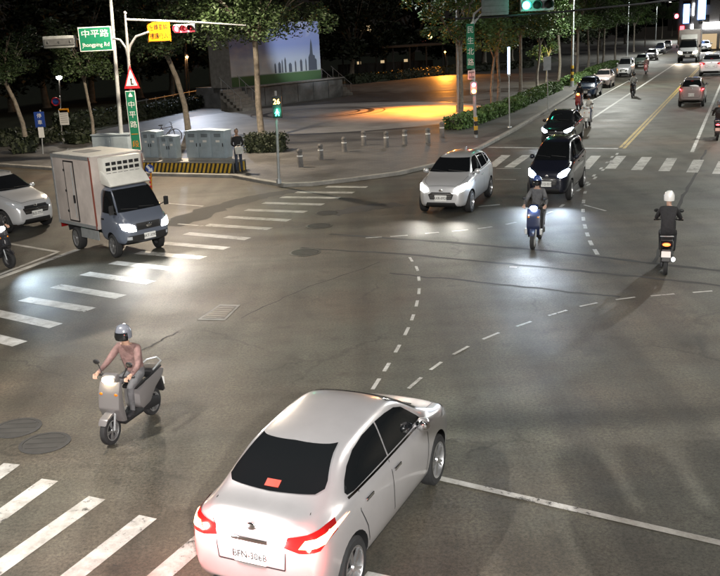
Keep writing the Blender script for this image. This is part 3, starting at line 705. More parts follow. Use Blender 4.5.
cabinet(184.5, 229, 132, 162, .18, 'widest grey-blue cabinet with three doors beside the pedestrian', 3, .6)
b = G(112, 158, .12); t = thing('utility_cabinet', 'pale low cabinet behind the lamp post and the truck', 'cabinet', tuple(b), R(-12), 'utility cabinets on the plinth')
MB().box((0, .3, .55), (1.9, .6, 1.1), bev=.02).build('body', M['cab_green'], t, True); MB().box((0, .3, 1.12), (1.98, .68, .05)).build('roof', M['cab_green'], t)
for i in (-1, 1): MB().box((i*.48, -.012, .55), (.9, .022, .95), bev=.006).build('door', M['cab_green'], t)
bol = [(300.5, 167, 'bollard closest to the pedestrian signal'), (321, 159.8, 'second bollard from the pedestrian signal'), (344.5, 152, 'third bollard from the pedestrian signal'), (364, 145.5, 'bollard between the paving and the dark stone rings'), (386.5, 147.3, 'bollard in the middle of the plaza edge'), (405, 144.3, 'bollard beside the orange glints on the paving'), (428, 143, 'bollard standing in the orange glints'), (442, 136.5, 'bollard closest to the street tree hedge')]
proto = None
for (x, y, lb) in bol:
    b = G(x, y, .12)
    if proto is None:
        proto = thing('bollard', '', 'bollard', tuple(b), 0, 'stone bollards along the plaza edge')
        MB().lathe([(.001, 0), (.125, 0), (.12, .04), (.115, .5), (.10, .54), (.10, .58), (.12, .61), (.115, .68), (.07, .73), (.001, .745)], 18).build('shaft', M['bollard'], proto, True)
        MB().lathe([(.121, .42), (.123, .43), (.123, .47), (.121, .48)], 18).build('reflector_band', M['sign_white'], proto)
        o = proto
    else: o = copy_tree(proto)
    o.location = b; o['label'] = 'pale round stone ' + lb; o.rotation_euler = (0, 0, rnd.uniform(0, 3))
    o.scale = (1, 1, rnd.uniform(.95, 1.08))

# ------------------------------------------------------------------ mural stage
A_, B_ = G(248, 108.5, .12), G(343, 96.5, .12); uu = (B_ - A_); SL = uu.length; an = math.atan2(uu.y, uu.x)
t = thing('mural_stage', 'stage block with a painted sky mural above a grey stone base', 'stage', tuple(A_), an)
def mural_mat(h0, h1):
    m = mat('mural', (.2, .25, .35), .7); nt = m.node_tree; b = nt.nodes['Principled BSDF']; N = nt.nodes.new; K = nt.links.new
    tc = N('ShaderNodeTexCoord'); sp = N('ShaderNodeSeparateXYZ'); K(tc.outputs['Object'], sp.inputs[0])
    mr = N('ShaderNodeMapRange'); mr.inputs[1].default_value = h0; mr.inputs[2].default_value = h1; K(sp.outputs[2], mr.inputs[0])
    r = N('ShaderNodeValToRGB'); e = r.color_ramp.elements; e[0].position = 0; e[0].color = (.07, .15, .06, 1); e[1].position = 1; e[1].color = (.34, .40, .70, 1)
    for p_, c_ in ((.155, (.09, .17, .07)), (.175, (.58, .62, .64)), (.40, (.52, .58, .72)), (.62, (.30, .37, .68))): x = e.new(p_); x.color = c_ + (1,)
    K(mr.outputs[0], r.inputs[0])
    mp = N('ShaderNodeMapping'); mp.inputs['Scale'].default_value = (.22, 1, .42); K(tc.outputs['Object'], mp.inputs[0])
    n = N('ShaderNodeTexNoise'); n.inputs['Scale'].default_value = 1.1; n.inputs['Detail'].default_value = 6; K(mp.outputs[0], n.inputs['Vector'])
    cr = N('ShaderNodeValToRGB'); cr.color_ramp.elements[0].position = .48; cr.color_ramp.elements[1].position = .66; K(n.outputs['Fac'], cr.inputs[0])
    g = N('ShaderNodeMath'); g.operation = 'GREATER_THAN'; g.inputs[1].default_value = .18; K(mr.outputs[0], g.inputs[0])
    mu = N('ShaderNodeMath'); mu.operation = 'MULTIPLY'; K(cr.outputs[0], mu.inputs[0]); K(g.outputs[0], mu.inputs[1])
    mx = N('ShaderNodeMix'); mx.data_type = 'RGBA'; K(mu.outputs[0], mx.inputs[0]); K(r.outputs[0], mx.inputs[6]); mx.inputs[7].default_value = (.80, .81, .83, 1)
    K(mx.outputs[2], b.inputs['Base Color']); return m
BH = px_m(19, A_.y + 3); MH = px_m(81, A_.y)
MB().box((SL/2, 3.0, BH/2), (SL, 6.0, BH)).build('stone_base', mat('stage_stone', (.17, .175, .18), .7, var=.35, vscale=1.0, bump=.3, bscale=8), t)
for i in range(6): MB().box((SL*(i+.5)/6, -.02, BH*.5), (SL/6-.06, .06, BH-.16), bev=.01).build('stone_panel', bpy.data.materials['stage_stone'], t)
MB().box((SL/2, -.04, BH+.05), (SL+.1, .5, .10)).build('coping', M['concrete'], t)
WX0, WX1 = -.25, SL*.90
MB().box(((WX0+WX1)/2, 2.6, (BH+MH)/2), (WX1-WX0, 2.4, MH-BH)).build('wall', M['concrete'], t)
mw = MB().box(((WX0+WX1)/2, 1.385, (BH+MH)/2), (WX1-WX0-.1, .03, MH-BH-.1)).build('mural', mural_mat(BH, MH), t)
M['mural_ink'] = mat('mural_silhouette', (.10, .115, .15), .75)
r2 = random.Random(3); x = WX0 + (WX1-WX0)*.46
zb = BH + (MH-BH)*.17
while x < WX1 - .5:
    wd = r2.uniform(.12, .4); hh = r2.uniform(.35, 1.25)
    MB().slab([(x, zb), (x+wd, zb), (x+wd, zb+hh*.8), (x+wd*.5, zb+hh), (x, zb+hh*.8)], 1.355, 1.366).build('painted_silhouette', M['mural_ink'], mw); x += wd + r2.uniform(.1, .55)
x = WX1 - 1.6
MB().slab([(x, zb), (x+.9, zb), (x+.85, zb+1.2), (x+.62, zb+1.3), (x+.55, zb+2.2), (x+.45, zb+2.6), (x+.35, zb+2.2), (x+.25, zb+1.4), (x+.05, zb+1.1)], 1.35, 1.366).build('painted_silhouette', M['mural_ink'], mw)
def stairs(x0, w, label, y0=-1.7):
    s = thing('stage_stairs', label, 'stairs', tuple(t.matrix_basis @ Vector((x0, y0, 0))), an, 'stairs up to the mural stage')
    k = 7
    for i in range(k): MB().box((w/2, .15+i*.34 + .5*(k-1-i)*0 , BH/k*(i+.5)), (w, .36, BH/k*1.0), bev=.012).build('step', M['concrete'], s)
    for i in range(k): MB().box((w/2, .17+i*.34+ (k*.34-i*.34)/2, BH/k*i/2+.005), (w-.04, k*.34-i*.34-.3, BH/k*i+.001)).build('step_core', M['concrete'], s) if i else None
    for sx in (0.04, w-.04):
        rl = MB(); rl.tube([(sx, 0, .95), (sx, k*.34, BH+.95)], .025, 8); r_ = rl.build('handrail', M['galv'], s, True)
        for i in (0, 2, 4, 6): MB().cyl((sx, .15+i*.34, BH/k*(i+1)), (sx, .15+i*.34, BH/k*(i+1)+.85), .018, None, 8).build('baluster', M['galv'], s)
    return s
t.matrix_basis  # parent placement
bpy.context.view_layer.update()
stairs(-2.2, 2.0, 'stairs with metal handrails on the dark side of the mural stage, facing the cabinets')
stairs(SL+.1, 1.6, 'stairs in orange light at the end of the mural stage', .3)

# pavilion behind the plaza, with a lit roof edge
pc = G(400, 74.5, .16); t = thing('park_pavilion', 'low dark park pavilion with an orange lit roof edge', 'pavilion', tuple(pc), R(8))
RW = px_m(110, pc.y)
z1 = (AT(400, 46, pc.y) - pc).z
MB().slab([(-RW*.55, z1-.25), (RW*.42, z1-.15), (RW*.42, z1+.1), (-RW*.55, z1+.0)], 0, 7, .03).build('roof', mat('pavilion_roof', (.10, .07, .05), .6), t)
for i in range(7): MB().box((-RW*.5+i*RW*.15, .5, z1/2-.1), (.18, .18, z1-.25)).build('post', M['dark_metal'], t)
for i in range(10): MB().box((-RW*.5+(i+.5)*RW*.09, 6, .8), (RW*.085, .1, 1.2)).build('screen', M['dark_metal'], t)
for i in range(3): MB().box((-RW*.30+i*RW*.22, 5.9, 1.5), (.5, .06, .35)).build('window', M['lit_window'], t)

# ------------------------------------------------------------------ park lamps
def park_lamp(bx, by, tx, ty, mt, col, watt, label, big=.2, arm=None, spread=None):
    b = G(bx, by, .14); t = thing('park_lamp', label, 'lamp', tuple(b), 0, 'lamps in the park'); k = AT(tx, ty, b.y) - b
    MB().tube([(0, 0, 0), (k.x*.5, 0, k.z*.5), (k.x, 0, k.z-.1)], [.07, .055, .045], 10).build('post', M['dark_metal'], t, True)
    MB().lathe([(.10, 0), (big*.9, .10), (big, .16), (.03, .34), (.001, .36)], 16, 0, Matrix.Translation((k.x, 0, k.z+.06))).build('shade', M['dark_metal'], t, True)
    MB().ball((k.x, 0, k.z), (big*.8, big*.8, big*.8)).build('globe', M[mt], t, True)
    point(t, (k.x, -big*1.4, k.z-.1), col, watt, big); return t
park_lamp(62, 133, 59, 77, 'lamp_white', (1, .88, .68), 90, 'bright white globe lamp among the dark park trees', .22)
park_lamp(190, 104, 187, 57, 'lamp_orange', (1, .5, .2), 120, 'orange lamp behind the red signal', .13)
b = G(461.5, 107, .12); k = AT(429.5, 37, b.y) - b
ol = thing('park_lamp', 'bright orange lamp on a bracket arm over the lit plaza disc', 'lamp', tuple(b), 0, 'lamps in the park')
MB().tube([(0, 0, 0), (0, 0, k.z+.5)], [.08, .06], 10).build('post', M['dark_metal'], ol, True)
MB().tube([(0, 0, k.z+.3), (k.x*.5, 0, k.z+.55), (k.x, 0, k.z+.25)], [.045, .04, .03], 8).build('bracket_arm', M['dark_metal'], ol, True)
MB().lathe([(.06, .30), (.16, .22), (.20, .10), (.19, .10), (.05, .28)], 16, 0, Matrix.Translation((k.x, 0, k.z))).build('shade', M['dark_metal'], ol, True)
MB().ball((k.x, 0, k.z+.02), (.15, .15, .15)).build('globe', M['lamp_orange'], ol, True)
spot(ol, (k.x-.1, .1, k.z-.22), G(420, 112) - b, (1, .30, .02), 11000, 104, .8, .15); point(ol, (k.x, -.35, k.z+.35), (1, .4, .08), 160, .15)
park_lamp(447, 74.5, 445, 52, 'lamp_orange', (1, .40, .07), 60, 'small orange lamp added at the pavilion end', .10)  # added lamp, gives the far plaza its orange light
k = AT(445, 52, G(447, 74.5, .14).y); spot(None, k + Vector((0, -.4, -.1)), G(450, 84), (1, .34, .04), 4200, 150, .8, .15).name = 'pavilion_lamp_beam'  # added fill beam for the ground beyond the disc
park_lamp(158, 108, 156.5, 60, 'lamp_unlit', (1, .8, .6), 0.01, 'thin unlit park lamp between the sign pole and the leaning tree', .12) if False else None
fb = G(186, 104, .14)
t = thing('floodlight_mast', 'tall dark mast with a small white floodlight at the frame top', 'lamp', tuple(fb)); k = AT(185, 4, fb.y) - fb
MB().tube([(0, 0, 0), (k.x*.5, 0, k.z*.5), (k.x, 0, k.z)], [.12, .09, .06], 10).build('mast', M['dark_metal'], t, True)
fl = MB().box((k.x, -.1, k.z), (.5, .2, .35), bev=.03).build('floodlight', M['dark_metal'], t); MB().box((k.x, -.21, k.z), (.16, .02, .12)).build('lens', M['lamp_white'], fl)
tgt = G(205, 122, .12) - fb
spot(t, (k.x, -.3, k.z-.05), tgt, (.72, .82, 1.0), 4200, 66, 1.0, .2)
# ------------------------------------------------------------------ trees, hedges, bushes
def leaf_quads(mb, rg, c, rad, n, size):
    for _ in range(n):
        while True:
            p = Vector((rg.uniform(-1, 1), rg.uniform(-1, 1), rg.uniform(-1, 1)))
            if p.length <= 1: break
        p = p * (p.length ** -.35 if p.length > .05 else 1)
        p = Vector((p.x*rad[0], p.y*rad[1], p.z*rad[2])) + Vector(c)
        a = Vector((rg.gauss(0, 1), rg.gauss(0, 1), rg.gauss(0, .5))).normalized(); b = a.cross(Vector((rg.gauss(0, 1), rg.gauss(0, 1), rg.gauss(0, 1)))).normalized()
        s = size*rg.uniform(.6, 1.3)
        mb.add([p - a*s, p - b*s*.45, p + a*s, p + b*s*.45], [(0, 1, 2, 3)])
def tree_meshes(nm, seed, trunk_h, top_h, spread, r0, clumps, per, leaf, lmat, low=None, lean=0.0, limbs=5):
    rg = random.Random(seed); tr = MB(); cr = MB()
    fork = Vector((lean + rg.uniform(-.1, .1), rg.uniform(-.15, .15), trunk_h))
    tr.tube([(0, 0, -.05), (0, 0, .15), Vector((rg.uniform(-.08, .08), rg.uniform(-.08, .08), trunk_h*.35)), Vector((lean*.55+rg.uniform(-.1, .1), 0, trunk_h*.7)), fork], [r0*1.7, r0*1.15, r0*.95, r0*.85, r0*.8], 10)
    ends = []
    for i in range(limbs):
        a = 2*math.pi*(i + rg.uniform(-.3, .3))/limbs; e = fork + Vector((math.cos(a)*spread*rg.uniform(.45, .8), math.sin(a)*spread*rg.uniform(.45, .8), (top_h-trunk_h)*rg.uniform(.45, .85)))
        m = fork.lerp(e, .45) + Vector((math.cos(a)*.15*spread*.3, math.sin(a)*.15*spread*.3, .25)); tr.tube([fork - Vector((0, 0, .12)), m, e], [r0*.55, r0*.36, r0*.12], 7)
        ends += [e, m.lerp(e, .5)]
        for j in range(2):
            b = a + rg.uniform(-1.0, 1.0); e2 = m + Vector((math.cos(b)*spread*rg.uniform(.3, .6), math.sin(b)*spread*rg.uniform(.3, .6), (top_h-trunk_h)*rg.uniform(.1, .5)))
            tr.tube([m, m.lerp(e2, .5) + Vector((0, 0, .12)), e2], [r0*.3, r0*.2, r0*.07], 6); ends.append(e2)
    for i in range(clumps):
        e = ends[i % len(ends)]; c = e + Vector((rg.gauss(0, spread*.22), rg.gauss(0, spread*.22), rg.gauss(0, .5)))
        if low is not None and rg.random() < .4: c.z = rg.uniform(low, trunk_h + 1.2)
        s = rg.uniform(.45, 1.0)*spread*.42
        leaf_quads(cr, rg, c, (s, s, s*.75), per, leaf)
    return tr.mesh(nm + '_trunk', M['bark'], True), cr.mesh(nm + '_crown', M[lmat])
def plant_tree(meshes, loc, label, rz, sc, name='street_tree', group=None):
    t = thing(name, label, 'tree', tuple(loc), rz, group, sc if isinstance(sc, tuple) else (sc, sc, sc))
    link('trunk', meshes[0], t); link('crown', meshes[1], t); return t
SA = tree_meshes('street_a', 11, 4.4, 9.4, 2.7, .14, 34, 150, .13, 'leaf', 5.2, .1, 4)
SB = tree_meshes('street_b', 23, 4.8, 9.8, 2.6, .13, 34, 150, .13, 'leaf2', 5.4, -.15, 5)
SCm = tree_meshes('street_c', 37, 4.0, 9.2, 2.4, .12, 30, 150, .13, 'leaf', 5.0, .2, 3)
GR = 'street trees along the main road'
rowt = [(461, 116.5, SA, 'with a forked trunk at the corner beside the red signal pole', 1.0), (492, 107, SCm, 'slender, with a V shaped fork behind the tall green sign', .85), (498.5, 105, SB, 'with a straight pale trunk beside the glowing post', .95), (520.5, 96, SA, 'spreading into several limbs below the green light', .95), (537, 89, SCm, 'leafy, in front of the yellowish glowing foliage', .95), (559, 80, SB, 'behind the plain grey plate', 1.0),
        (577, 74, SA, 'just behind the banded lamp post', 1.0), (588, 70, SB, 'thin, behind the parked dark car', 1.0), (598, 66, SCm, 'first of two close trunks behind the champagne car', 1.0), (603, 64.5, SA, 'second of two close trunks behind the champagne car', 1.0), (615, 60, SB, 'behind the parked white van', 1.0), (634, 52, SA, 'beyond the white van', 1.0), (645, 47, SCm, 'far along the parked cars', 1.0), (662, 38.5, SB, 'far off beside the end of the parked row', 1.0), (672, 36, SA, 'far off, last of the row before the truck', 1.1)]
for i, (x, y, ms, lb, s) in enumerate(rowt):
    plant_tree(ms, G(x, y, .12), 'street tree ' + lb, rnd.uniform(0, 6.28) if i not in (0,) else 1.0, (s, s, s*rnd.uniform(.95, 1.05)), group=GR)
# yellow-lit shrub tree
YS = tree_meshes('lit_shrub', 5, 1.4, 3.9, 1.4, .06, 16, 70, .13, 'leaf2', None)
plant_tree(YS, G(546, 82, .12), 'small yellowish tree glowing between two street trees', 0, 1.0, 'small_tree')
b = G(546, 82, .12); point(None, b + Vector((-.2, -.9, 2.6)), (1, .85, .2), 70, .15).name = 'uplight'
# the broad tree in front of the mural and the leaning one behind the cabinets
BT = tree_meshes('plaza_tree', 71, 5.4, 8.8, 3.6, .17, 52, 300, .10, 'leaf2', 5.6, -.15, 6)
plant_tree(BT, G(262, 140, .12), 'broad leafy tree with a pale trunk in front of the mural', 2.0, (1, 1, 1), 'plaza_tree')
LT = tree_meshes('leaning_tree', 43, 4.6, 8.6, 2.4, .17, 34, 200, .11, 'leaf_mid', 4.9, -.75, 4)
plant_tree(LT, G(188.5, 133, .12), 'leaning tree with a pale bent trunk behind the cabinets', 0, 1.0, 'plaza_tree')
for (x, y, rz, s, lb) in [(27, 147, .4, .8, 'leaning thin tree beside the blue parking sign'), (94, 143, 1.2, .72, 'thin tree in the planting bed behind the box truck')]:
    plant_tree(LT if x < 50 else SB, G(x, y, .12), lb, rz, (s, s, s), 'plaza_tree')
# dark park trees behind
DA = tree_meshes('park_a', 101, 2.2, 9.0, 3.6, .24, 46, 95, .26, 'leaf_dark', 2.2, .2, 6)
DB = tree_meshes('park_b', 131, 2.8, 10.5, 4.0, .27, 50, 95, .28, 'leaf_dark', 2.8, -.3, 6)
pk = [(-30, 118, 'at the picture edge behind the white sport utility car'), (12, 112, 'with a thick trunk behind the blue parking sign'), (47, 108, 'just behind the white globe lamp'), (92, 103, 'behind the green street name sign'), (140, 98, 'behind the sign pole'), (172, 94, 'between the sign pole and the orange lamp'), (214, 92, 'beside the stage stairs'), (236, 84, 'close behind the mural stage'), (352, 78, 'beyond the end of the mural stage'), (385, 72, 'behind the pavilion roof'), (412, 70, 'behind the orange lamp'), (446, 68, 'beyond the plaza behind the corner street tree'), (484, 64, 'behind the tall green sign'), (512, 61, 'behind the glowing post'), (545, 58, 'behind the grey plate'), (290, 78, 'tall, rising over the mural'), (320, 74, 'tall, rising over the mural end'), (575, 55, 'behind the banded lamp post'), (600, 50, 'behind the champagne car'), (625, 44, 'beyond the white van')]
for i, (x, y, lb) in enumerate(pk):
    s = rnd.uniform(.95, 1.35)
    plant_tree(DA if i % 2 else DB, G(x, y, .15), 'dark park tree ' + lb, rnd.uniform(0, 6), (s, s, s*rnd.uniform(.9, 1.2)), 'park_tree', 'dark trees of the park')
def hedge(p, q, w, h, label, lm='leaf', dens=420, leaf=.07, name='hedge', group='clipped hedges'):
    p, q = Vector(p), Vector(q); L = (q - p).length; t = thing(name, label, 'hedge', tuple(p), az(p, q), group)
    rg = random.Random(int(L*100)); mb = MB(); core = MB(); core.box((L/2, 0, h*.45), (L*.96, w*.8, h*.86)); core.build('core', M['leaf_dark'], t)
    n = int(dens*max(L, 1)*w)
    for _ in range(n):
        f = rg.random(); c = Vector((rg.uniform(0, L), rg.uniform(-w/2, w/2), rg.uniform(.02, h)))
        if f < .4: c.z = h*rg.gauss(1, .07)
        elif f < .8: c.y = (-1 if rg.random() < .75 else 1)*w/2*rg.gauss(1, .10)
        else: c.x = rg.choice((0, L)) + rg.gauss(0, .05)
        a = Vector((rg.gauss(0, 1), rg.gauss(0, 1), rg.gauss(0, 1))).normalized(); b = a.cross(Vector((rg.gauss(0, 1), rg.gauss(0, 1), rg.gauss(0, 1)))).normalized(); s = leaf*rg.uniform(.6, 1.3)
        mb.add([c-a*s, c-b*s*.6, c+a*s, c+b*s*.6], [(0, 1, 2, 3)])
    mb.build('foliage', M[lm], t); return t
hedge(G(248, 152, .12), G(285, 151, .12), 1.1, .80, 'clipped green hedge round the foot of the broad plaza tree', 'leaf_dark', 500)
hs = [(453, 130, 478, 122, 'hedge at the corner beside the red signal pole'), (481, 121, 505, 112, 'hedge between the signal pole and the glowing post'), (508, 111, 530, 101, 'hedge behind the glowing post'), (532, 100, 556, 90, 'hedge behind the plain grey plate'), (566, 86, 584, 79, 'hedge behind the parked dark car'), (590, 75, 614, 66, 'hedge behind the parked white van')]
for (a, b, c, d, lb) in hs: hedge(G(a, b, .12), G(c, d, .12), 1.1, .62, 'low street ' + lb, 'leaf', 300, .09)
for (a, b, c, d, h, lb) in [(12, 153, 37, 151, .7, 'low dark bush bed in front of the blue parking sign'), (70, 144, 92, 141, .6, 'dark bushes under the thin tree behind the box truck'), (0, 146, 60, 141, .8, 'dark hedge line behind the parking sign'), (60, 132, 142, 119, 1.0, 'long dark park hedge behind the sign pole'), (142, 119, 222, 102, .9, 'dark park hedge behind the cabinets'), (350, 84, 440, 75, .9, 'dark hedge beyond the orange lit disc'), (440, 74.5, 530, 67.5, .9, 'dark hedge behind the street tree row')]:
    hedge(G(a, b, .14), G(c, d, .14), 1.4, h, lb, 'leaf_dark', 90, .13)
# park fence: rails and posts behind the hedge
fa, fb_ = G(128, 118, .16), G(242, 93, .16); t = thing('park_fence', 'dark railing running behind the hedge towards the stage stairs', 'fence', tuple(fa), az(fa, fb_)); FL = (fb_-fa).length
for z in (.5, 1.05): MB().box((FL/2, 0, z), (FL, .05, .06)).build('rail', M['galv'], t)
for i in range(16): MB().box((FL*i/15, 0, .58), (.07, .07, 1.16)).build('post', M['galv'], t)
# distant buildings with a few lit windows
def block(x, ybase, Yd, w, h, label, lit, sign=None, dep=12, mt='facade', rz=0.0, floors=4, cols=8):
    c = AT(x, 34, Yd); t = thing('far_building', label, 'building', (c.x, Yd, 0), rz, 'buildings beyond the trees')
    MB().box((0, dep/2, h/2), (w, dep, h)).build('wall', M[mt], t); MB().box((0, dep/2-.1, h+.2), (w+.5, dep+.4, .4)).build('roof', M['concrete'], t)
    rg = random.Random(int(x*7)+3)
    for f in range(floors):
        for k in range(cols):
            on = rg.random() < lit
            wn_ = MB().box((-w/2 + (k+.5)*w/cols, -.05, 1.8 + f*(h-1.5)/floors), (w/cols*.55, .12, (h/floors)*.45)).build('window', M['glass'], t)
            if on: MB().box((-w/2 + (k+.5)*w/cols, -.13, 1.8 + f*(h-1.5)/floors), (w/cols*.42, .02, (h/floors)*.32)).build('pane', M['lit_window'], wn_)
    return t
M['facade'] = mat('far_facade', (.10, .09, .085), .8, var=.25)
block(70, 0, 190, 60, 16, 'dark block with a few lit windows far behind the park lamp', .10)
block(250, 0, 215, 50, 18, 'dark block far behind the mural', .06)
block(440, 0, 240, 60, 20, 'dark block far behind the orange lamp', .06)
block(560, 0, 270, 40, 18, 'dark block far behind the street trees', .05)
# ------------------------------------------------------------------ vehicles
def lerp_t(tab, x):
    if x <= tab[0][0]: return tab[0][1]
    for (a, b), (c, d) in zip(tab, tab[1:]):
        if x <= c: return b + (d-b)*(x-a)/(c-a)
    return tab[-1][1]
def wheel_meshes(r, w, spokes=5):
    k = (round(r, 3), round(w, 3), spokes)
    if k in WH: return WH[k]
    T = Matrix.Rotation(R(-90), 4, 'X')
    mb = MB(); mb.lathe([(r*.66, -w/2), (r*.9, -w/2), (r*.985, -w*.38), (r, -w*.15), (r, w*.15), (r*.985, w*.38), (r*.9, w/2), (r*.66, w/2), (r*.62, 0)], 28, 0, T, True); ty = mb.mesh('tyre', M['rubber'], True)
    mb = MB(); mb.lathe([(r*.67, -w*.46), (r*.70, w*.50), (r*.64, w*.51), (r*.60, w*.30), (r*.60, -w*.4)], 28, 0, T); mb.lathe([(.001, w*.18), (r*.6, w*.10)], 28, 1, T)
    mb.lathe([(.001, w*.50), (r*.13, w*.50), (r*.16, w*.36)], 16, 0, T)
    for i in range(spokes):
        for d in (-.13, .13):
            a = 2*math.pi*i/spokes + d; c, s = math.cos(a), math.sin(a); n = Vector((-s, 0, c))*r*.045; p0 = Vector((c*r*.1, w*.43, s*r*.1)); p1 = Vector((c*r*.64, w*.46, s*r*.64))
            vs = [p0-n, p0+n, p1+n, p1-n]; vs += [v - Vector((0, w*.16, 0)) for v in vs]
            mb.add(vs, [(0, 1, 2, 3), (7, 6, 5, 4), (0, 4, 5, 1), (1, 5, 6, 2), (2, 6, 7, 3), (3, 7, 4, 0)])
    ri = mb.mesh('rim', [M['alloy'], M['black']], True)
    WH[k] = (ty, ri); return WH[k]
WH = {}
def put_wheel(t, x, y, r, w, spokes=5):
    ty, ri = wheel_meshes(r, w, spokes); o = link('wheel', ty, t, (x, y, r)); i = link('rim', ri, o)
    if y < 0: o.rotation_euler = (0, 0, math.pi)
    return o
def loft_body(S, cut=True):
    """closed body surface from profile tables, smoothed, wheel arches cut out"""
    xs = S['xs']; rings = []
    for x in xs:
        zb, bl, tp, hw, tw = (lerp_t(S[k], x) for k in ('zb', 'belt', 'top', 'hw', 'tw'))
        tp = max(tp, bl + .015); k = max(0, min(1, (tp-bl)/.3)); h = bl - zb
        half = [(0, zb), (hw*.80, zb), (hw*.955, zb+.10*h), (hw, zb+h*.42), (hw*.995, zb+h*.72), (hw*.955, bl-.015), ((hw*.80)*(1-k) + hw*.895*k, bl + min(.025, (tp-bl)*.4)), (tw, (bl+(tp-bl)*.8)*(1-k) + (tp-.085)*k), (tw*.80, tp - .02*k - .005), (0, tp)]
        rings.append([(x, y, z) for y, z in half] + [(x, -y, z) for y, z in half[-2:0:-1]])
    n = len(rings[0]); mb = MB(); vs = [p for r in rings for p in r]; fs = []
    for i in range(len(rings)-1):
        for k in range(n): fs.append((i*n+k, i*n+(k+1) % n, (i+1)*n+(k+1) % n, (i+1)*n+k))
    for b, rev in ((0, False), ((len(rings)-1)*n, True)):
        for k in range(9):
            l0, l1, r1, r0 = b+k, b+k+1, b+(n-k-1) % n, b+(n-k) % n
            f = [l0, l1, r1, r0]; f = [q for i, q in enumerate(f) if q not in f[:i]]
            if len(f) >= 3: fs.append(tuple(reversed(f)) if rev else tuple(f))
    mb.add(vs, fs); me = mb.mesh('body', S['paint']); o = link('body', me)
    md = o.modifiers.new('s', 'SUBSURF'); md.levels = 2; md.render_levels = 2
    c = None
    if cut:
        cb = MB(); r = S['r']*1.16
        for x in (S['xr'], S['xf']):
            for s in (-1, 1): cb.cyl((x, s*(S['track']-.14), S['r']*1.02), (x, s*(S['track']+.5), S['r']*1.02), r, None, 28)
        c = cb.build('cutter', M['black'])
        bd = o.modifiers.new('b', 'BOOLEAN'); bd.object = c; bd.operation = 'DIFFERENCE'; bd.solver = 'EXACT'
    out = evaluated(o, 'body')
    bd = None
    if c is not None:
        o.modifiers.remove(o.modifiers[-1]); solid = evaluated(o, 'solid'); kill(c)
    else: solid = out.copy()
    kill(o)
    # faces inside the arches are dark
    out.materials.clear(); out.materials.append(S['paint']); out.materials.append(M['black'])
    for p in out.polygons:
        c_ = p.center; ins = any(abs(math.hypot(c_.x-x, c_.z-S['r']*1.02) - S['r']*1.16) < .03 or (math.hypot(c_.x-x, c_.z-S['r']*1.02) < S['r']*1.1 and abs(c_.y) < S['track']-.08) for x in (S['xr'], S['xf']))
        p.material_index = 1 if (cut and ins and abs(p.normal.y) < .5 or (cut and ins and abs(c_.y) < S['track']-.1) or (p.normal.z < -.8 and c_.z < .4)) else 0
    shade(out, 32)
    bm = bmesh.new(); bm.from_mesh(solid); bv = BVHTree.FromBMesh(bm); bm.free(); bpy.data.meshes.remove(solid)
    return out, bv
def drape(bv, poly, view, off=.010, step=.036, mb=None, mi=0):
    """a flat outline laid onto the body: view 'L','R' (x,z), 'F','B' (y,z) or 'T' (x,y)"""
    pts = [Vector(p) for p in poly]; n = len(pts); dense = []
    for i in range(n):
        a, b = pts[i], pts[(i+1) % n]; k = max(1, int((b-a).length/step))
        for j in range(k): dense.append(a.lerp(b, j/k))
    m = len(dense); x0, x1 = min(p.x for p in pts), max(p.x for p in pts); y0, y1 = min(p.y for p in pts), max(p.y for p in pts); inner = []
    def inside(q):
        c = False
        for i in range(m):
            a, b = dense[i], dense[i-1]
            if (a.y > q.y) != (b.y > q.y) and q.x < (b.x-a.x)*(q.y-a.y)/(b.y-a.y)+a.x: c = not c
        return c
    gx = x0 + step*.5
    while gx < x1:
        gy = y0 + step*.5
        while gy < y1:
            q = Vector((gx, gy))
            if inside(q) and min((q-d).length for d in dense) > step*.45: inner.append(q)
            gy += step
        gx += step
    r = delaunay_2d_cdt(dense + inner, [(i, (i+1) % m) for i in range(m)], [list(range(m))], 1, 1e-5)
    vs = []
    dr = {'L': Vector((0, -1, 0)), 'R': Vector((0, 1, 0)), 'F': Vector((-1, 0, 0)), 'B': Vector((1, 0, 0)), 'T': Vector((0, 0, -1))}[view]
    lastp = None
    for q in r[0]:
        o = {'L': Vector((q.x, 4, q.y)), 'R': Vector((q.x, -4, q.y)), 'F': Vector((6, q.x, q.y)), 'B': Vector((-6, q.x, q.y)), 'T': Vector((q.x, q.y, 5))}[view]
        h = bv.ray_cast(o, dr)
        if h[0] is None:
            h = bv.find_nearest(o + dr*(o.length-.5)) if lastp is None else bv.find_nearest(lastp)
        nn = h[1] if h[1].dot(dr) < 0 else -h[1]
        vs.append(h[0] + nn*off); lastp = h[0]
    mb = mb or MB(); mb.add(vs, [tuple(f) for f in r[2]], mi); return mb
def surf(bv, view, a, b):
    o = {'L': Vector((a, 4, b)), 'R': Vector((a, -4, b)), 'F': Vector((6, a, b)), 'B': Vector((-6, a, b)), 'T': Vector((a, b, 5))}[view]
    d = {'L': Vector((0, -1, 0)), 'R': Vector((0, 1, 0)), 'F': Vector((-1, 0, 0)), 'B': Vector((1, 0, 0)), 'T': Vector((0, 0, -1))}[view]
    h = bv.ray_cast(o, d); return (h[0], h[1]) if h[0] is not None else (o + d*4, -d)
def mirror(poly): return [(-a, b) for a, b in poly]
def line(bv, mb, view, pts, w=.013, off=.005):
    for a, b in zip(pts, pts[1:]):
        a, b = Vector(a), Vector(b); t = (b-a).normalized(); n = Vector((-t.y, t.x))*w/2
        drape(bv, [a-n, b-n, b+n, a+n], view, off, .12, mb)
PROTO = {}
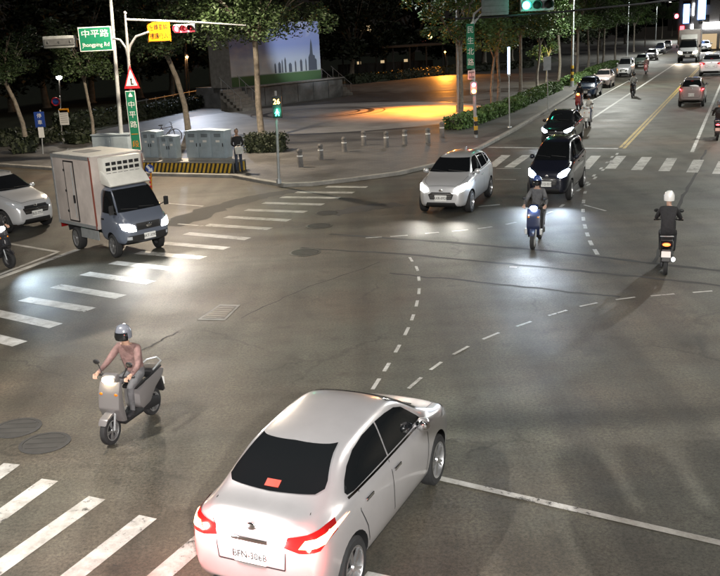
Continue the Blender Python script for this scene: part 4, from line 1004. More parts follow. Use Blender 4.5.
def car(kind, S, label, loc, rz, scale=(1, 1, 1), paint='white_car', head=None, tail=None, group=None, beam=0, beamcol=(1, .95, .85), plate='ALG-7325', key=None, brake=False, wattail=0, name=None, beam_down=.5):
    S = dict(S); S['paint'] = M[paint]
    kk = (kind, paint)
    if kk not in PROTO: PROTO[kk] = loft_body(S)
    body, bv = PROTO[kk]
    t = thing(name or kind, label, S.get('cat', 'car'), loc, rz, group, scale)
    b = link('body', body, t)
    G_ = M['glass']
    drape(bv, S['windshield'], 'F').build('windshield', G_, t, True)
    rw = drape(bv, S['rear_window'], 'B').build('rear_window', G_, t, True)
    for sd in ('L', 'R'):
        for pol in S['side_windows']: drape(bv, pol, sd, .006).build('side_window', G_, t, True)
        mb = MB()
        for pl in S['seams']: line(bv, mb, sd, pl)
        mb.build('door_seam', M['black'], t)
        mb = MB(); line(bv, mb, sd, S['chrome_line'], .022, .008); mb.build('window_trim', M['chrome'] if S.get('chrome', True) else M['black'], t)
        mb = MB(); line(bv, mb, sd, S['sill'], .07, .004); mb.build('sill_trim', M['black'], t)
        for hx, hz in S['handles']:
            p, nn = surf(bv, sd, hx, hz); mb = MB(); s = 1 if sd == 'L' else -1; mb.box((p.x, p.y + s*.018, p.z), (.20, .026, .035), bev=.010); mb.build('door_handle', S['paint'] if not S.get('chrome', True) else M['chrome'], t, True)
        s = 1 if sd == 'L' else -1; p, nn = surf(bv, sd, *S['mirror'])
        mb = MB(); mb.ball((p.x+.02, p.y + s*.13, p.z+.03), (.075, .105, .075), 14, 10); mb.box((p.x+.02, p.y + s*.03, p.z), (.06, .12, .03)); mi_ = mb.build('mirror', S['paint'], t, True)
        MB().ball((p.x-.035, p.y + s*.13, p.z+.03), (.03, .085, .06), 12, 8).build('mirror_glass', M['chrome'], mi_, True)
        f = (lambda P: P) if sd == 'L' else mirror
        hl = drape(bv, f(S['headlight']), 'F', .010, .04).build('headlight', M['lens_clear'], t, True)
        if head: drape(bv, f(S['headlight']), 'F', .016, .04).build('lamp', M[head], hl)
        tl = drape(bv, f(S['taillight']), 'B', .010, .04).build('taillight', M['lens_red'], t, True)
        if tail: drape(bv, f(S['tail_core']), 'B', .018, .04).build('lamp', M[tail], tl)
        if beam:
            p, nn = surf(bv, 'F', sum(q[0] for q in f(S['head_core']))/len(S['head_core']), sum(q[1] for q in S['head_core'])/len(S['head_core']))
            spot(t, p + Vector((.10, 0, 0)), p + Vector((8, s*.6, -beam_down)), beamcol, beam, 95, .9, .07)
        if wattail:
            q = surf(bv, 'B', sum(q[0] for q in f(S['tail_core']))/len(S['tail_core']), sum(q[1] for q in S['tail_core'])/len(S['tail_core']))[0]
            point(t, q + Vector((-.22, s*.05, 0)), (1, .12, .10), wattail, .08)
    drape(bv, S['grille'], 'F', .008).build('grille', M['black'], t, True)
    mb = MB()
    gz = [q[1] for q in S['grille']]; gy = max(abs(q[0]) for q in S['grille'])*.86
    for i in range(3):
        z = min(gz) + (max(gz)-min(gz))*(i+1)/4; line(bv, mb, 'F', [(-gy, z), (gy, z)], .014, .014)
    mb.build('grille_bar', M['chrome'], t)
    drape(bv, S['intake'], 'F', .008).build('intake', M['black'], t, True)
    if S.get('rear_trim'): drape(bv, S['rear_trim'], 'B', .008).build('rear_valance', M['black'], t, True)
    for v, z, nm in (('F', S['plate_f'], 1), ('B', S['plate_b'], -1)):
        p, nn = surf(bv, v, 0, z); mb = MB(); mb.box((p.x + nm*.02, 0, z), (.02, .40, .17), bev=.006); pl = mb.build('number_plate', M['plate'], t)
        tm = link('characters', text_mesh(plate, .105, M['plate_ink'], 'characters'), pl)
        tm.matrix_local = Matrix.Translation((p.x + nm*.032, 0, z)) @ Matrix(((0, 0, nm, 0), (nm, 0, 0, 0), (0, 1, 0, 0), (0, 0, 0, 1)))
    if brake:
        p, nn = surf(bv, 'B', 0, S['plate_b']+.16); MB().box((p.x-.015, 0, p.z), (.03, .46, .04), bev=.008).build('plate_bar', M['chrome'], t)
        for s in (-1, 1): point(t, (p.x-.16, s*.3, p.z+.02), (1, .84, .82), 20, .05)  # added pale fill points that brighten the whole rear
    mb = MB()
    for pl in S['rear_seams']: line(bv, mb, 'B', pl)
    mb.build('boot_seam', M['black'], t)
    mb = MB()
    for pl in S['hood_seams']: line(bv, mb, 'T', pl, .008)
    mb.build('bonnet_seam', M['black'], t)
    p, nn = surf(bv, 'F', 0, S['badge_f']); MB().ball((p.x+.006, 0, p.z), (.012, .07, .045), 12, 8).build('badge', M['chrome'], t, True)
    p, nn = surf(bv, 'B', 0, S['badge_b']); MB().ball((p.x-.006, 0, p.z), (.012, .06, .045), 12, 8).build('badge', M['chrome'], t, True)
    mb = MB()
    for (x0, y0, x1, y1) in S['wipers']: 
        a = surf(bv, 'F', y0, x0)[0]; c_ = surf(bv, 'F', y1, x1)[0]; mb.tube([a + Vector((.02, 0, .01)), c_ + Vector((.025, 0, .015))], .009, 6)
    if mb.v: mb.build('wiper', M['black'], t)
    if S.get('fin'):
        p, nn = surf(bv, 'T', S['fin'], 0); MB().slab([(p.x-.10, p.z-.01), (p.x+.10, p.z-.01), (p.x-.06, p.z+.07), (p.x-.10, p.z+.07)], -.018, .018, .006).build('antenna_fin', S['paint'], t, True)
    if S.get('rails'):
        for s in (-1, 1):
            mb = MB(); pts = [surf(bv, 'T', x, s*S['rails'][2])[0] for x in (S['rails'][0], S['rails'][0]*.5+S['rails'][1]*.5, S['rails'][1])]; mb.tube([p + Vector((0, 0, .035)) for p in pts], .016, 8)
            for p in (pts[0], pts[-1]): mb.cyl(p, p + Vector((0, 0, .04)), .018)
            mb.build('roof_rail', M['galv'], t, True)
    if S.get('hmsl'):
        z = S['hmsl']; p, nn = surf(bv, 'B', 0, z); drape(bv, [(-.09, z-.020), (.09, z-.020), (.09, z+.020), (-.09, z+.020)], 'B', .016, .05).build('high_brake_lamp', M['brake_high'] if brake else M['lens_red'], rw)
    for x in (S['xf'], S['xr']):
        for s in (-1, 1): put_wheel(t, x, s*(S['track']-.015), S['r'], .205, S.get('spokes', 5))
    return t
SEDAN = dict(xs=[-2.06, -2.03, -1.95, -1.82, -1.62, -1.35, -1.05, -.6, 0, .4, .75, 1.0, 1.3, 1.6, 1.9, 2.1, 2.21, 2.27],
    top=[(-2.06, .84), (-2.02, .99), (-1.95, 1.08), (-1.80, 1.12), (-1.62, 1.15), (-1.08, 1.45), (-.6, 1.505), (0, 1.525), (.4, 1.50), (.62, 1.43), (1.22, 1.07), (1.4, .99), (1.9, .885), (2.15, .79), (2.27, .60)],
    belt=[(-2.06, .80), (-2.0, .97), (-1.7, 1.02), (-.5, .99), (.9, .955), (1.4, .93), (1.9, .83), (2.15, .73), (2.27, .57)],
    hw=[(-2.06, .68), (-2.02, .79), (-1.88, .86), (-1.4, .895), (0, .90), (1.0, .90), (1.6, .885), (1.95, .82), (2.15, .70), (2.27, .52)],
    tw=[(-2.06, .55), (-1.7, .68), (-1.1, .64), (-.4, .63), (.4, .64), (.9, .68), (1.25, .73), (2.27, .42)],
    zb=[(-2.06, .40), (-1.95, .27), (-1.7, .20), (1.7, .19), (2.15, .21), (2.27, .33)],
    r=.325, xr=-1.32, xf=1.36, track=.79, cat='car',
    windshield=[(-.67, 1.085), (.67, 1.085), (.61, 1.27), (.54, 1.43), (-.54, 1.43), (-.61, 1.27)],
    rear_window=[(-.54, 1.172), (0, 1.165), (.54, 1.172), (.61, 1.195), (.60, 1.24), (.50, 1.43), (0, 1.44), (-.50, 1.43), (-.60, 1.24), (-.61, 1.195)],
    side_windows=[[(-.16, 1.04), (.98, 1.02), (.90, 1.085), (.60, 1.29), (.40, 1.355), (.15, 1.385), (-.14, 1.395)], [(-.19, 1.04), (-.17, 1.395), (-.5, 1.385), (-.80, 1.345), (-1.02, 1.27), (-1.17, 1.18), (-1.26, 1.10), (-1.24, 1.07), (-1.10, 1.055)]],
    seams=[[(1.0, .98), (.97, .70), (.88, .30)], [(-.20, 1.0), (-.21, .6), (-.16, .28)], [(-1.02, 1.03), (-1.10, .85), (-.97, .62), (-.88, .30)], [(-.88, .29), (.86, .28)]],
    chrome_line=[(-1.26, 1.045), (-.5, 1.022), (.92, .998)], sill=[(-.92, .235), (.92, .225)], handles=[(-.06, .875), (-.99+.12, .90)], mirror=(.72, 1.03),
    headlight=[(.44, .66), (.60, .63), (.77, .69), (.845, .80), (.80, .83), (.60, .77), (.46, .72)], head_core=[(.55, .68), (.66, .67), (.72, .73), (.60, .74)],
    taillight=[(.42, .86), (.60, .83), (.80, .84), (.872, .95), (.85, 1.02), (.70, .99), (.46, .95)], tail_core=[(.60, .87), (.82, .88), (.85, .96), (.66, .94)],
    grille=[(-.40, .52), (.40, .52), (.43, .66), (.36, .70), (-.36, .70), (-.43, .66)], intake=[(-.55, .27), (.55, .27), (.50, .42), (-.50, .42)], rear_trim=[(-.6, .28), (.6, .28), (.55, .38), (-.55, .38)],
    plate_f=.47, plate_b=.72, badge_f=.67, badge_b=.985, rear_seams=[[(-.60, 1.09), (-.45, .93), (-.42, .62), (.42, .62), (.45, .93), (.60, 1.09)]], hood_seams=[[(1.30, -.70), (1.9, -.60), (2.12, -.46), (2.12, .46), (1.9, .60), (1.28, .70)]],
    wipers=[(1.095, .55, 1.125, -.02), (1.095, -.05, 1.125, -.60)], fin=None, hmsl=1.205)
HATCH = dict(SEDAN, xs=[-1.95, -1.92, -1.82, -1.6, -1.3, -1.0, -.6, -.2, .2, .5, .8, 1.05, 1.3, 1.6, 1.8, 1.9, 1.95],
    top=[(-1.95, .90), (-1.9, 1.10), (-1.8, 1.22), (-1.6, 1.42), (-1.35, 1.475), (-.6, 1.515), (0, 1.515), (.25, 1.48), (.42, 1.41), (1.05, 1.07), (1.2, 1.02), (1.65, .93), (1.85, .82), (1.95, .62)],
    belt=[(-1.95, .86), (-1.88, 1.0), (-1.5, 1.04), (-.5, 1.0), (.8, .97), (1.2, .95), (1.65, .86), (1.85, .75), (1.95, .58)],
    hw=[(-1.95, .68), (-1.85, .80), (-1.6, .855), (-1.0, .875), (0, .88), (1.0, .88), (1.4, .86), (1.7, .79), (1.87, .68), (1.95, .54)],
    tw=[(-1.95, .6), (-1.7, .58), (-1.2, .60), (-.4, .60), (.2, .60), (.7, .66), (1.1, .72), (1.95, .45)],
    zb=[(-1.95, .42), (-1.8, .26), (-1.4, .20), (1.4, .19), (1.85, .21), (1.95, .33)], xr=-1.25, xf=1.27, r=.31, track=.775,
    windshield=[(-.67, 1.09), (.67, 1.09), (.60, 1.26), (.52, 1.41), (-.52, 1.41), (-.60, 1.26)], rear_window=[(-.62, 1.08), (.62, 1.08), (.60, 1.2), (.50, 1.40), (-.50, 1.40), (-.60, 1.2)],
    side_windows=[[(-.20, 1.05), (.78, 1.03), (.70, 1.10), (.34, 1.34), (.14, 1.41), (-.18, 1.43)], [(-.28, 1.055), (-.27, 1.43), (-.7, 1.42), (-.98, 1.39), (-1.02, 1.08)], [(-1.08, 1.09), (-1.06, 1.385), (-1.32, 1.33), (-1.45, 1.14)]],
    seams=[[(.84, 1.0), (.86, .70), (.80, .30)], [(-.24, 1.02), (-.25, .6), (-.2, .28)], [(-1.05, 1.06), (-1.08, .85), (-.95, .62), (-.86, .30)], [(-.86, .29), (.80, .28)]],
    chrome_line=[(-1.45, 1.075), (-.5, 1.035), (.84, 1.012)], sill=[(-.9, .235), (.9, .225)], handles=[(-.10, .89), (-.94, .91)], mirror=(.64, 1.05),
    headlight=[(.42, .68), (.56, .65), (.72, .70), (.80, .83), (.74, .86), (.56, .80), (.44, .74)], head_core=[(.50, .69), (.66, .68), (.74, .76), (.56, .77)],
    taillight=[(.58, .86), (.76, .87), (.84, .95), (.82, 1.06), (.70, 1.03), (.60, .98)], tail_core=[(.64, .89), (.76, .90), (.80, .98), (.68, .97)],
    grille=[(-.36, .46), (.36, .46), (.42, .60), (.30, .66), (-.30, .66), (-.42, .60)], intake=[(-.52, .27), (.52, .27), (.46, .38), (-.46, .38)], plate_b=.66, plate_f=.50, badge_f=.70, badge_b=1.0,
    rear_seams=[[(-.60, 1.03), (-.62, .70), (-.52, .52), (.52, .52), (.62, .70), (.60, 1.03)]], hood_seams=[[(1.12, -.70), (1.6, -.62), (1.80, -.44), (1.80, .44), (1.6, .62), (1.12, .70)]], wipers=[(1.10, .55, 1.13, -.02), (1.10, -.05, 1.13, -.60)], fin=-1.1, hmsl=1.36, chrome=False)
def scaled(S, fx, fz):
    """same car stretched in length or height"""
    D = dict(S); D['xs'] = [x*fx for x in S['xs']]
    for k in ('top', 'belt', 'zb'): D[k] = [(x*fx, z*fz) for x, z in S[k]]
    for k in ('hw', 'tw'): D[k] = [(x*fx, w) for x, w in S[k]]
    for k in ('windshield', 'rear_window', 'headlight', 'head_core', 'taillight', 'tail_core', 'grille', 'intake', 'rear_trim'): D[k] = [(y, z*fz) for y, z in S[k]]
    D['side_windows'] = [[(x*fx, z*fz) for x, z in p] for p in S['side_windows']]
    D['seams'] = [[(x*fx, z*fz) for x, z in p] for p in S['seams']]; D['rear_seams'] = [[(y, z*fz) for y, z in p] for p in S['rear_seams']]; D['hood_seams'] = [[(x*fx, y) for x, y in p] for p in S['hood_seams']]
    D['chrome_line'] = [(x*fx, z*fz) for x, z in S['chrome_line']]; D['sill'] = [(x*fx, z*fz) for x, z in S['sill']]; D['handles'] = [(x*fx, z*fz) for x, z in S['handles']]
    D['mirror'] = (S['mirror'][0]*fx, S['mirror'][1]*fz); D['wipers'] = [(a*fz, b, c*fz, d) for a, b, c, d in S['wipers']]
    for k in ('plate_f', 'plate_b', 'badge_f', 'badge_b', 'hmsl'): D[k] = S[k]*fz
    for k in ('xr', 'xf'): D[k] = S[k]*fx
    D['fin'] = S['fin']*fx if S.get('fin') else None
    D.update(cat=D.get('cat', 'car')); return D
SUV = scaled(HATCH, 1.10, 1.10); SUV['r'] = .345; SUV['rails'] = (-1.4, .1, .52); SUV['grille'] = [(-.42, .56), (.42, .56), (.50, .72), (.40, .80), (-.40, .80), (-.50, .72)]
VAN = scaled(HATCH, 1.12, 1.20); VAN['r'] = .325; VAN['cat'] = 'van'
VAN['top'] = [(-2.18, 1.2), (-2.15, 1.5), (-2.05, 1.72), (-1.7, 1.80), (-.6, 1.84), (.2, 1.82), (.5, 1.74), (1.35, 1.22), (1.5, 1.16), (1.85, 1.06), (2.07, .96), (2.18, .72)]
VAN['windshield'] = [(-.68, 1.24), (.68, 1.24), (.62, 1.45), (.53, 1.72), (-.53, 1.72), (-.62, 1.45)]; VAN['rear_window'] = [(-.62, 1.26), (.62, 1.26), (.60, 1.45), (.52, 1.66), (-.52, 1.66), (-.60, 1.45)]
# --- the cars of the photograph
rz_main = math.atan2(A1.y, A1.x)                       # heading away from the camera
rf, rb = G(432, 484.5), G(352, 592)                    # right-hand wheels of the near sedan
def place_car(front_px, back_px, S, side=-1):
    pass
hd = az(rb, rf); ctr_w = (rf + rb)/2
NS = (.92, .86, 1.0)
off = Vector((math.cos(hd+math.pi/2), math.sin(hd+math.pi/2), 0))*.79*NS[1]
wbm = (SEDAN['xf'] + SEDAN['xr'])/2*NS[0]
cpos = ctr_w + off - Vector((math.cos(hd), math.sin(hd), 0))*wbm
car('sedan', SEDAN, 'large white sedan in front with its brake lights on', tuple(cpos), hd, NS, 'pearl_car', None, 'tail_hot', None, 0, plate='BFN-3068', brake=True, wattail=70)
def aim_car(kind, S, px, dirn, label, paint, scale=(.9, .84, 1), front=True, **kw):
    """px: photo point of the bumper's middle on the ground"""
    p = G(*px); ext = (max(S['xs'])*scale[0] if front else -min(S['xs'])*scale[0])
    d = Vector((math.cos(dirn), math.sin(dirn), 0)); c = p - d*ext if front else p + d*ext
    return car(kind, S, label, tuple(c), dirn, scale, paint, **kw)
toward = rz_main + math.pi
h_p, h_q = G(491, 196), G(468.5, 214.5)
aim_car('hatchback', HATCH, (441, 216), toward + R(2), 'white hatchback with glaring headlights crossing the junction beside the bollards', 'white_car', (1.02, .93, 1.08), head='head_white', beam=110, plate='AXR-0926')
aim_car('minivan', VAN, (546, 203), toward, 'dark blue minivan with dazzling headlights behind the scooter rider', 'dark_car', (.86, .80, 1.0), head='head_cool', beam=220, beamcol=(.72, .85, 1.0), plate='RCQ-5519')
aim_car('sedan', SEDAN, (555, 147), toward, 'dark sedan waiting at the far stop line behind the minivan', 'black_car', (.9, .84, 1.0), head='head_cool', beam=60, beamcol=(.85, .92, 1.0), plate='AKL-2207')
aim_car('suv', SUV, (690.5, 107.5), rz_main, 'bronze red car driving away beside the double yellow line', 'red_car', (.95, .90, 1.06), front=False, tail='tail_on', plate='BBD-6615', wattail=4, name='compact_car')
aim_car('sedan', SEDAN, (710.5, 76.5), rz_main, 'white car driving away ahead of the bronze car', 'white_car', (1.2, 1.2, 1.3), front=False, tail='tail_on', plate='ANM-4480', wattail=10)
aim_car('sedan', SEDAN, (703.5, 52), toward, 'oncoming car with blinding headlights beside the far truck', 'silver_car', (1.2, 1.2, 1.2), head='head_white', beam=500, plate='AVV-9012', name='oncoming_car')
aim_car('sedan', SEDAN, (716, 45), toward, 'second oncoming car far off with blinding headlights', 'white_car', (1.3, 1.3, 1.3), head='head_white', beam=500, plate='ATT-1183', name='oncoming_car')
side_dir = az(G(79, 248), G(116, 257))
sd2 = math.atan2(A2.y, A2.x)
aim_car('suv', SUV, (40, 231), sd2 - R(6), 'white sport utility car with a black grille waiting behind the box truck', 'white_car', (.92, .92, 1.04), plate='BLE-7701', name='sport_utility_car')
GP = 'cars parked along the kerb'
aim_car('sedan', SEDAN, (585, 98.5), toward, 'parked dark blue car, first of the row along the kerb', 'blue_car', (.9, .84, 1.0), group=GP, plate='5Q-8823')
aim_car('hatchback', HATCH, (601, 88.5), toward, 'parked champagne car squeezed between the dark car and the white van', 'pink_car', (.9, .84, 1.0), group=GP, plate='7K-1102')
aim_car('minivan', VAN, (623, 77.5), toward, 'parked white van behind the champagne car', 'white_car', (.88, .84, 1.0), group=GP, plate='3928-ZB')
aim_car('hatchback', HATCH, (640, 67.5), toward, 'parked pale green car behind the white van', 'green_car', (.9, .84, 1.0), group=GP, plate='6671-MV')
aim_car('sedan', SEDAN, (650.5, 60.5), toward, 'parked white sedan behind the pale green car', 'white_car', (.9, .84, 1.0), group=GP, plate='AGC-3370')
aim_car('suv', SUV, (659, 54.5), toward, 'parked dark tall car near the far end of the row', 'dark_car', (.9, .84, 1.05), group=GP, plate='AFM-0055', name='compact_car')
aim_car('hatchback', HATCH, (667, 49), toward, 'parked silver car at the far end of the row', 'silver_car', (.9, .84, 1.0), group=GP, plate='ABY-9917')

# --- box trucks
def box_truck(label, loc, rz, scale, reefer=True, head='head_white', beam=120, beamcol=(1, .95, .88), plate='BKT-3390', cabcol='cab_paint'):
    t = thing('box_truck', label, 'truck', loc, rz, None, scale)
    # chassis
    mb = MB()
    for s in (-1, 1): mb.box((-.35, s*.38, .56), (4.0, .09, .14))
    for x in (-2.2, -1.2, -.2, .8): mb.box((x, 0, .56), (.08, .76, .10))
    mb.build('chassis', M['dark_metal'], t)
    bx0, bx1, bz0, bz1, bw = -2.45, .62, .70, 2.62, .86
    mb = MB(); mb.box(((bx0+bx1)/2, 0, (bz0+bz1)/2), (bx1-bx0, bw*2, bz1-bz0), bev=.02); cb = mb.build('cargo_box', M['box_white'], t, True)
    for z in (bz0+.05, bz1-.04):
        for s in (-1, 1): MB().box(((bx0+bx1)/2, s*(bw+.008), z), (bx1-bx0, .02, .09)).build('edge_rail', M['galv'], cb)
    for x in (bx0+.05, bx1-.05):
        for s in (-1, 1): MB().box((x, s*(bw+.008), (bz0+bz1)/2), (.09, .022, bz1-bz0)).build('corner_post', M['galv'] if x < 0 else M['sign_red_dull'], cb)
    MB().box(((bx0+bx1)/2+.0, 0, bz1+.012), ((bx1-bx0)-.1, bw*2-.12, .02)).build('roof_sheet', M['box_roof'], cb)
    MB().box((bx0+1.15, -.12, bz1+.026), (1.0, .55, .012)).build('roof_patch', M['sign_back'], cb)
    for s in (-1, 1):                                                # side doors
        dx0, dx1, dz0, dz1 = -1.45, -.72, bz0+.14, bz1-.16
        d = MB().box(((dx0+dx1)/2, s*(bw+.008), (dz0+dz1)/2), (dx1-dx0, .018, dz1-dz0), bev=.004).build('side_door', M['box_white'], t)
        mb = MB()
        for (a, b, c, e) in ((dx0, dx1, dz0, dz0), (dx0, dx1, dz1, dz1), (dx0, dx0, dz0, dz1), (dx1, dx1, dz0, dz1)): mb.box(((a+b)/2, s*(bw+.012), (c+e)/2), (abs(b-a)+.035, .024, abs(e-c)+.035))
        mb.build('seal', M['black'], d)
        mb = MB(); mb.cyl((dx1-.12, s*(bw+.035), dz0+.1), (dx1-.12, s*(bw+.035), dz1-.1), .014); mb.build('lock_rod', M['galv'], d)
        mb = MB(); mb.box((dx1-.12, s*(bw+.045), (dz0+dz1)/2-.2), (.05, .05, .22)); mb.build('handle', M['dark_metal'], d)
        for z in (dz0+.25, (dz0+dz1)/2, dz1-.25): MB().box((dx0-.02, s*(bw+.02), z), (.10, .03, .06)).build('hinge', M['dark_metal'], d)
    # rear doors
    for s in (-1, 1): MB().box((bx0-.012, s*bw/2, (bz0+bz1)/2), (.02, bw-.05, bz1-bz0-.12), bev=.004).build('rear_door', M['box_white'], t)
    if reefer:
        rf_ = MB().box((bx1+.20, 0, 2.28), (.42, 1.25, .62), bev=.05).build('cooling_unit', M['box_roof'], t, True)
        for i in range(6):
            for j in range(3): MB().box((bx1+.415, -.48+i*.19, 2.14+j*.14), (.012, .14, .085)).build('vent_slot', M['black'], rf_)
    # cab: lofted like a car nose
    S = dict(xs=[.70, .72, .80, 1.0, 1.3, 1.55, 1.8, 2.05, 2.25, 2.36, 2.42], paint=M[cabcol], r=.32, xr=-1.35, xf=1.45, track=.74, cat='truck',
        top=[(.70, 1.80), (.74, 1.86), (1.0, 1.90), (1.3, 1.88), (1.45, 1.80), (2.0, 1.22), (2.2, 1.12), (2.34, 1.02), (2.42, .84)], belt=[(.70, 1.12), (1.3, 1.12), (1.9, 1.10), (2.2, 1.02), (2.34, .94), (2.42, .80)],
        hw=[(.70, .80), (.8, .83), (1.6, .84), (2.1, .80), (2.3, .72), (2.42, .58)], tw=[(.70, .70), (1.3, .69), (1.6, .70), (2.0, .72), (2.42, .5)], zb=[(.70, .42), (1.2, .36), (2.1, .34), (2.42, .44)])
    kk = ('truckcab', cabcol)
    if kk not in PROTO:
        S2 = dict(S); PROTO[kk] = loft_body(S2)
    body, bv = PROTO[kk]
    cbn = link('cab', body, t)
    drape(bv, [(-.70, 1.22), (.70, 1.22), (.66, 1.45), (.60, 1.76), (-.60, 1.76), (-.66, 1.45)], 'F').build('windshield', M['glass'], t, True)
    for sd in ('L', 'R'):
        s = 1 if sd == 'L' else -1; f = (lambda P: P) if sd == 'L' else mirror
        drape(bv, [(.86, 1.18), (1.86, 1.16), (1.50, 1.62), (1.36, 1.74), (.88, 1.76)], sd).build('side_window', M['glass'], t, True)
        mb = MB()
        for pl in ([(.80, 1.8), (.80, .48), (1.05, .44)], [(1.92, 1.12), (1.90, .80)]): line(bv, mb, sd, pl, .012)
        mb.build('door_seam', M['black'], t)
        p, nn = surf(bv, sd, .95, 1.02); MB().box((p.x, p.y+s*.018, p.z), (.18, .026, .04), bev=.01).build('door_handle', M['black'], t, True)
        p, nn = surf(bv, sd, 1.80, 1.22); mb = MB(); mb.tube([p, p + Vector((.08, s*.16, .06))], .014, 6); mb.box(tuple(p + Vector((.10, s*.20, .10))), (.07, .15, .24), bev=.03); mb.build('mirror', M['black'], t, True)
        hl = drape(bv, f([(.40, .72), (.62, .72), (.76, .80), (.78, .95), (.62, .94), (.44, .88)]), 'F', .012, .04).build('headlight', M['lens_clear'], t, True)
        if head: drape(bv, f([(.42, .73), (.62, .73), (.75, .80), (.77, .94), (.62, .93), (.45, .87)]), 'F', .022, .04).build('lamp', M[head], hl)
        drape(bv, f([(.56, .52), (.68, .52), (.68, .60), (.56, .60)]), 'F', .012, .04).build('fog_lamp', M['lens_clear'], t)
        if beam: p = surf(bv, 'F', s*.62, .82)[0]; spot(t, p + Vector((.12, 0, 0)), p + Vector((7, s*.8, -.8)), beamcol, beam, 100, .9, .07)
        MB().box((bx0-.02, s*.70, .62), (.05, .22, .12), bev=.01).build('taillight', M['lens_red'], t)
        MB().box((-.2, s*.80, .52), (1.35, .03, .26), bev=.01).build('side_guard', M['galv'], t)
        MB().box((-.95, s*.55, .50), (.35, .28, .28), bev=.03).build('side_box', M['galv'] if s > 0 else M['sign_green'], t) 
        for x in (S['xr'],): put_wheel(t, x, s*.70, .32, .26, 6)
        put_wheel(t, S['xf'], s*.72, .32, .20, 6)
        MB().slab([(S['xr']-.42, .70), (S['xr']-.38, .52), (S['xr']-.34, .70)], s*.58, s*.86, .004).build('mudguard', M['black'], t)
    drape(bv, [(-.38, .74), (.38, .74), (.40, .92), (-.40, .92)], 'F', .008).build('grille', M['black'], t, True)
    drape(bv, [(-.70, .40), (.70, .40), (.66, .62), (-.66, .62)], 'F', .010).build('bumper', M['black'], t, True)
    p, nn = surf(bv, 'F', 0, .84); MB().ball((p.x+.012, 0, .84), (.012, .10, .05)).build('badge', M['chrome'], t, True)
    p, nn = surf(bv, 'F', 0, .54); pl = MB().box((p.x+.025, 0, .56), (.02, .38, .16), bev=.005).build('number_plate', M['plate'], t)
    tm = link('characters', text_mesh(plate, .10, M['plate_ink'], 'characters'), pl); tm.matrix_local = Matrix.Translation((p.x+.037, 0, .56)) @ Matrix(((0, 0, 1, 0), (1, 0, 0, 0), (0, 1, 0, 0), (0, 0, 0, 1)))
    mb = MB()
    for y in (.45, -.12): a = surf(bv, 'F', y, 1.25)[0]; b = surf(bv, 'F', y-.5, 1.29)[0]; mb.tube([a + Vector((.02, 0, .01)), b + Vector((.025, 0, .015))], .01, 6)
    mb.build('wiper', M['black'], t)
    # wind deflector on the cab roof
    mb = MB(); mb.slab([(.74, 1.90), (1.42, 1.84), (1.50, 1.88), (1.25, 2.06), (.95, 2.22), (.74, 2.26)], -.66, .66, .06); mb.build('wind_deflector', M['box_roof'], t, True)
    return t
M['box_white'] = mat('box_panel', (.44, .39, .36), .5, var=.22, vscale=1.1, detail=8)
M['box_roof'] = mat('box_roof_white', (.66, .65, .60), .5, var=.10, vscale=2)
M['cab_paint'] = mat('cab_grey_blue', (.10, .115, .15), .32, coat=.8)
M['cab_white'] = mat('cab_white', (.55, .56, .56), .35, coat=.6)
M['sign_red_dull'] = mat('rust_red_trim', (.22, .06, .04), .6)
r_w, f_w = G(79, 247.5), G(116.5, 257.5); hd = az(r_w, f_w); wl_ = (f_w - r_w).length
hd2 = hd + R(2)
kx = .66
c = G(116.5, 257.5) + Vector((math.cos(hd2+math.pi/2), math.sin(hd2+math.pi/2), 0))*.74*.92 - Vector((math.cos(hd2), math.sin(hd2), 0))*1.45*kx
box_truck('box truck with a grey-blue cab and roof cooling unit entering from the side road', tuple(c), hd2, (kx, .92, 1.0), beam=220)
p = G(687, 63); box_truck('distant white box truck with lit headlights in the oncoming lane', tuple(p - Vector((math.cos(toward), math.sin(toward), 0))*3.6), toward, (1.5, 1.45, 1.50), False, 'head_warm', 500, (1, .85, .65), 'KLA-1120', 'cab_white')
# ------------------------------------------------------------------ people
def skin_mesh(J, E, name):
    ks = list(J); me = bpy.data.meshes.new(name); me.from_pydata([J[k][0] for k in ks], [(ks.index(a), ks.index(b)) for a, b in E], [])
    o = link(name, me); o.modifiers.new('k', 'SKIN'); sv = me.skin_vertices[0].data
    for i, k in enumerate(ks):
        r = J[k][1]; sv[i].radius = (r, r) if not isinstance(r, tuple) else r; sv[i].use_root = (k == 'pelvis'); sv[i].use_loose = False
    s = o.modifiers.new('s', 'SUBSURF'); s.levels = 2; s.render_levels = 2
    out = evaluated(o, name); kill(o); return out
RIDE = dict(pelvis=(-.22, 0, .90), spine=(-.20, 0, 1.08), chest=(-.12, 0, 1.28), neck=(-.07, 0, 1.43), head=(-.04, 0, 1.56), sh=(-.10, .175, 1.36), el=(.10, .29, 1.14), wr=(.34, .30, 1.06), ha=(.42, .29, 1.05), hip=(-.19, .10, .87), kn=(.22, .17, .80), an=(.20, .16, .40), to=(.36, .17, .355))
STAND = dict(pelvis=(0, 0, .95), spine=(0, 0, 1.12), chest=(.0, 0, 1.32), neck=(.01, 0, 1.50), head=(.03, 0, 1.63), sh=(0, .18, 1.42), el=(.04, .24, 1.16), wr=(.20, .10, 1.08), ha=(.25, .05, 1.08), hip=(0, .09, .90), kn=(.03, .10, .50), an=(-.01, .10, .09), to=(.15, .12, .04))
PM = {}
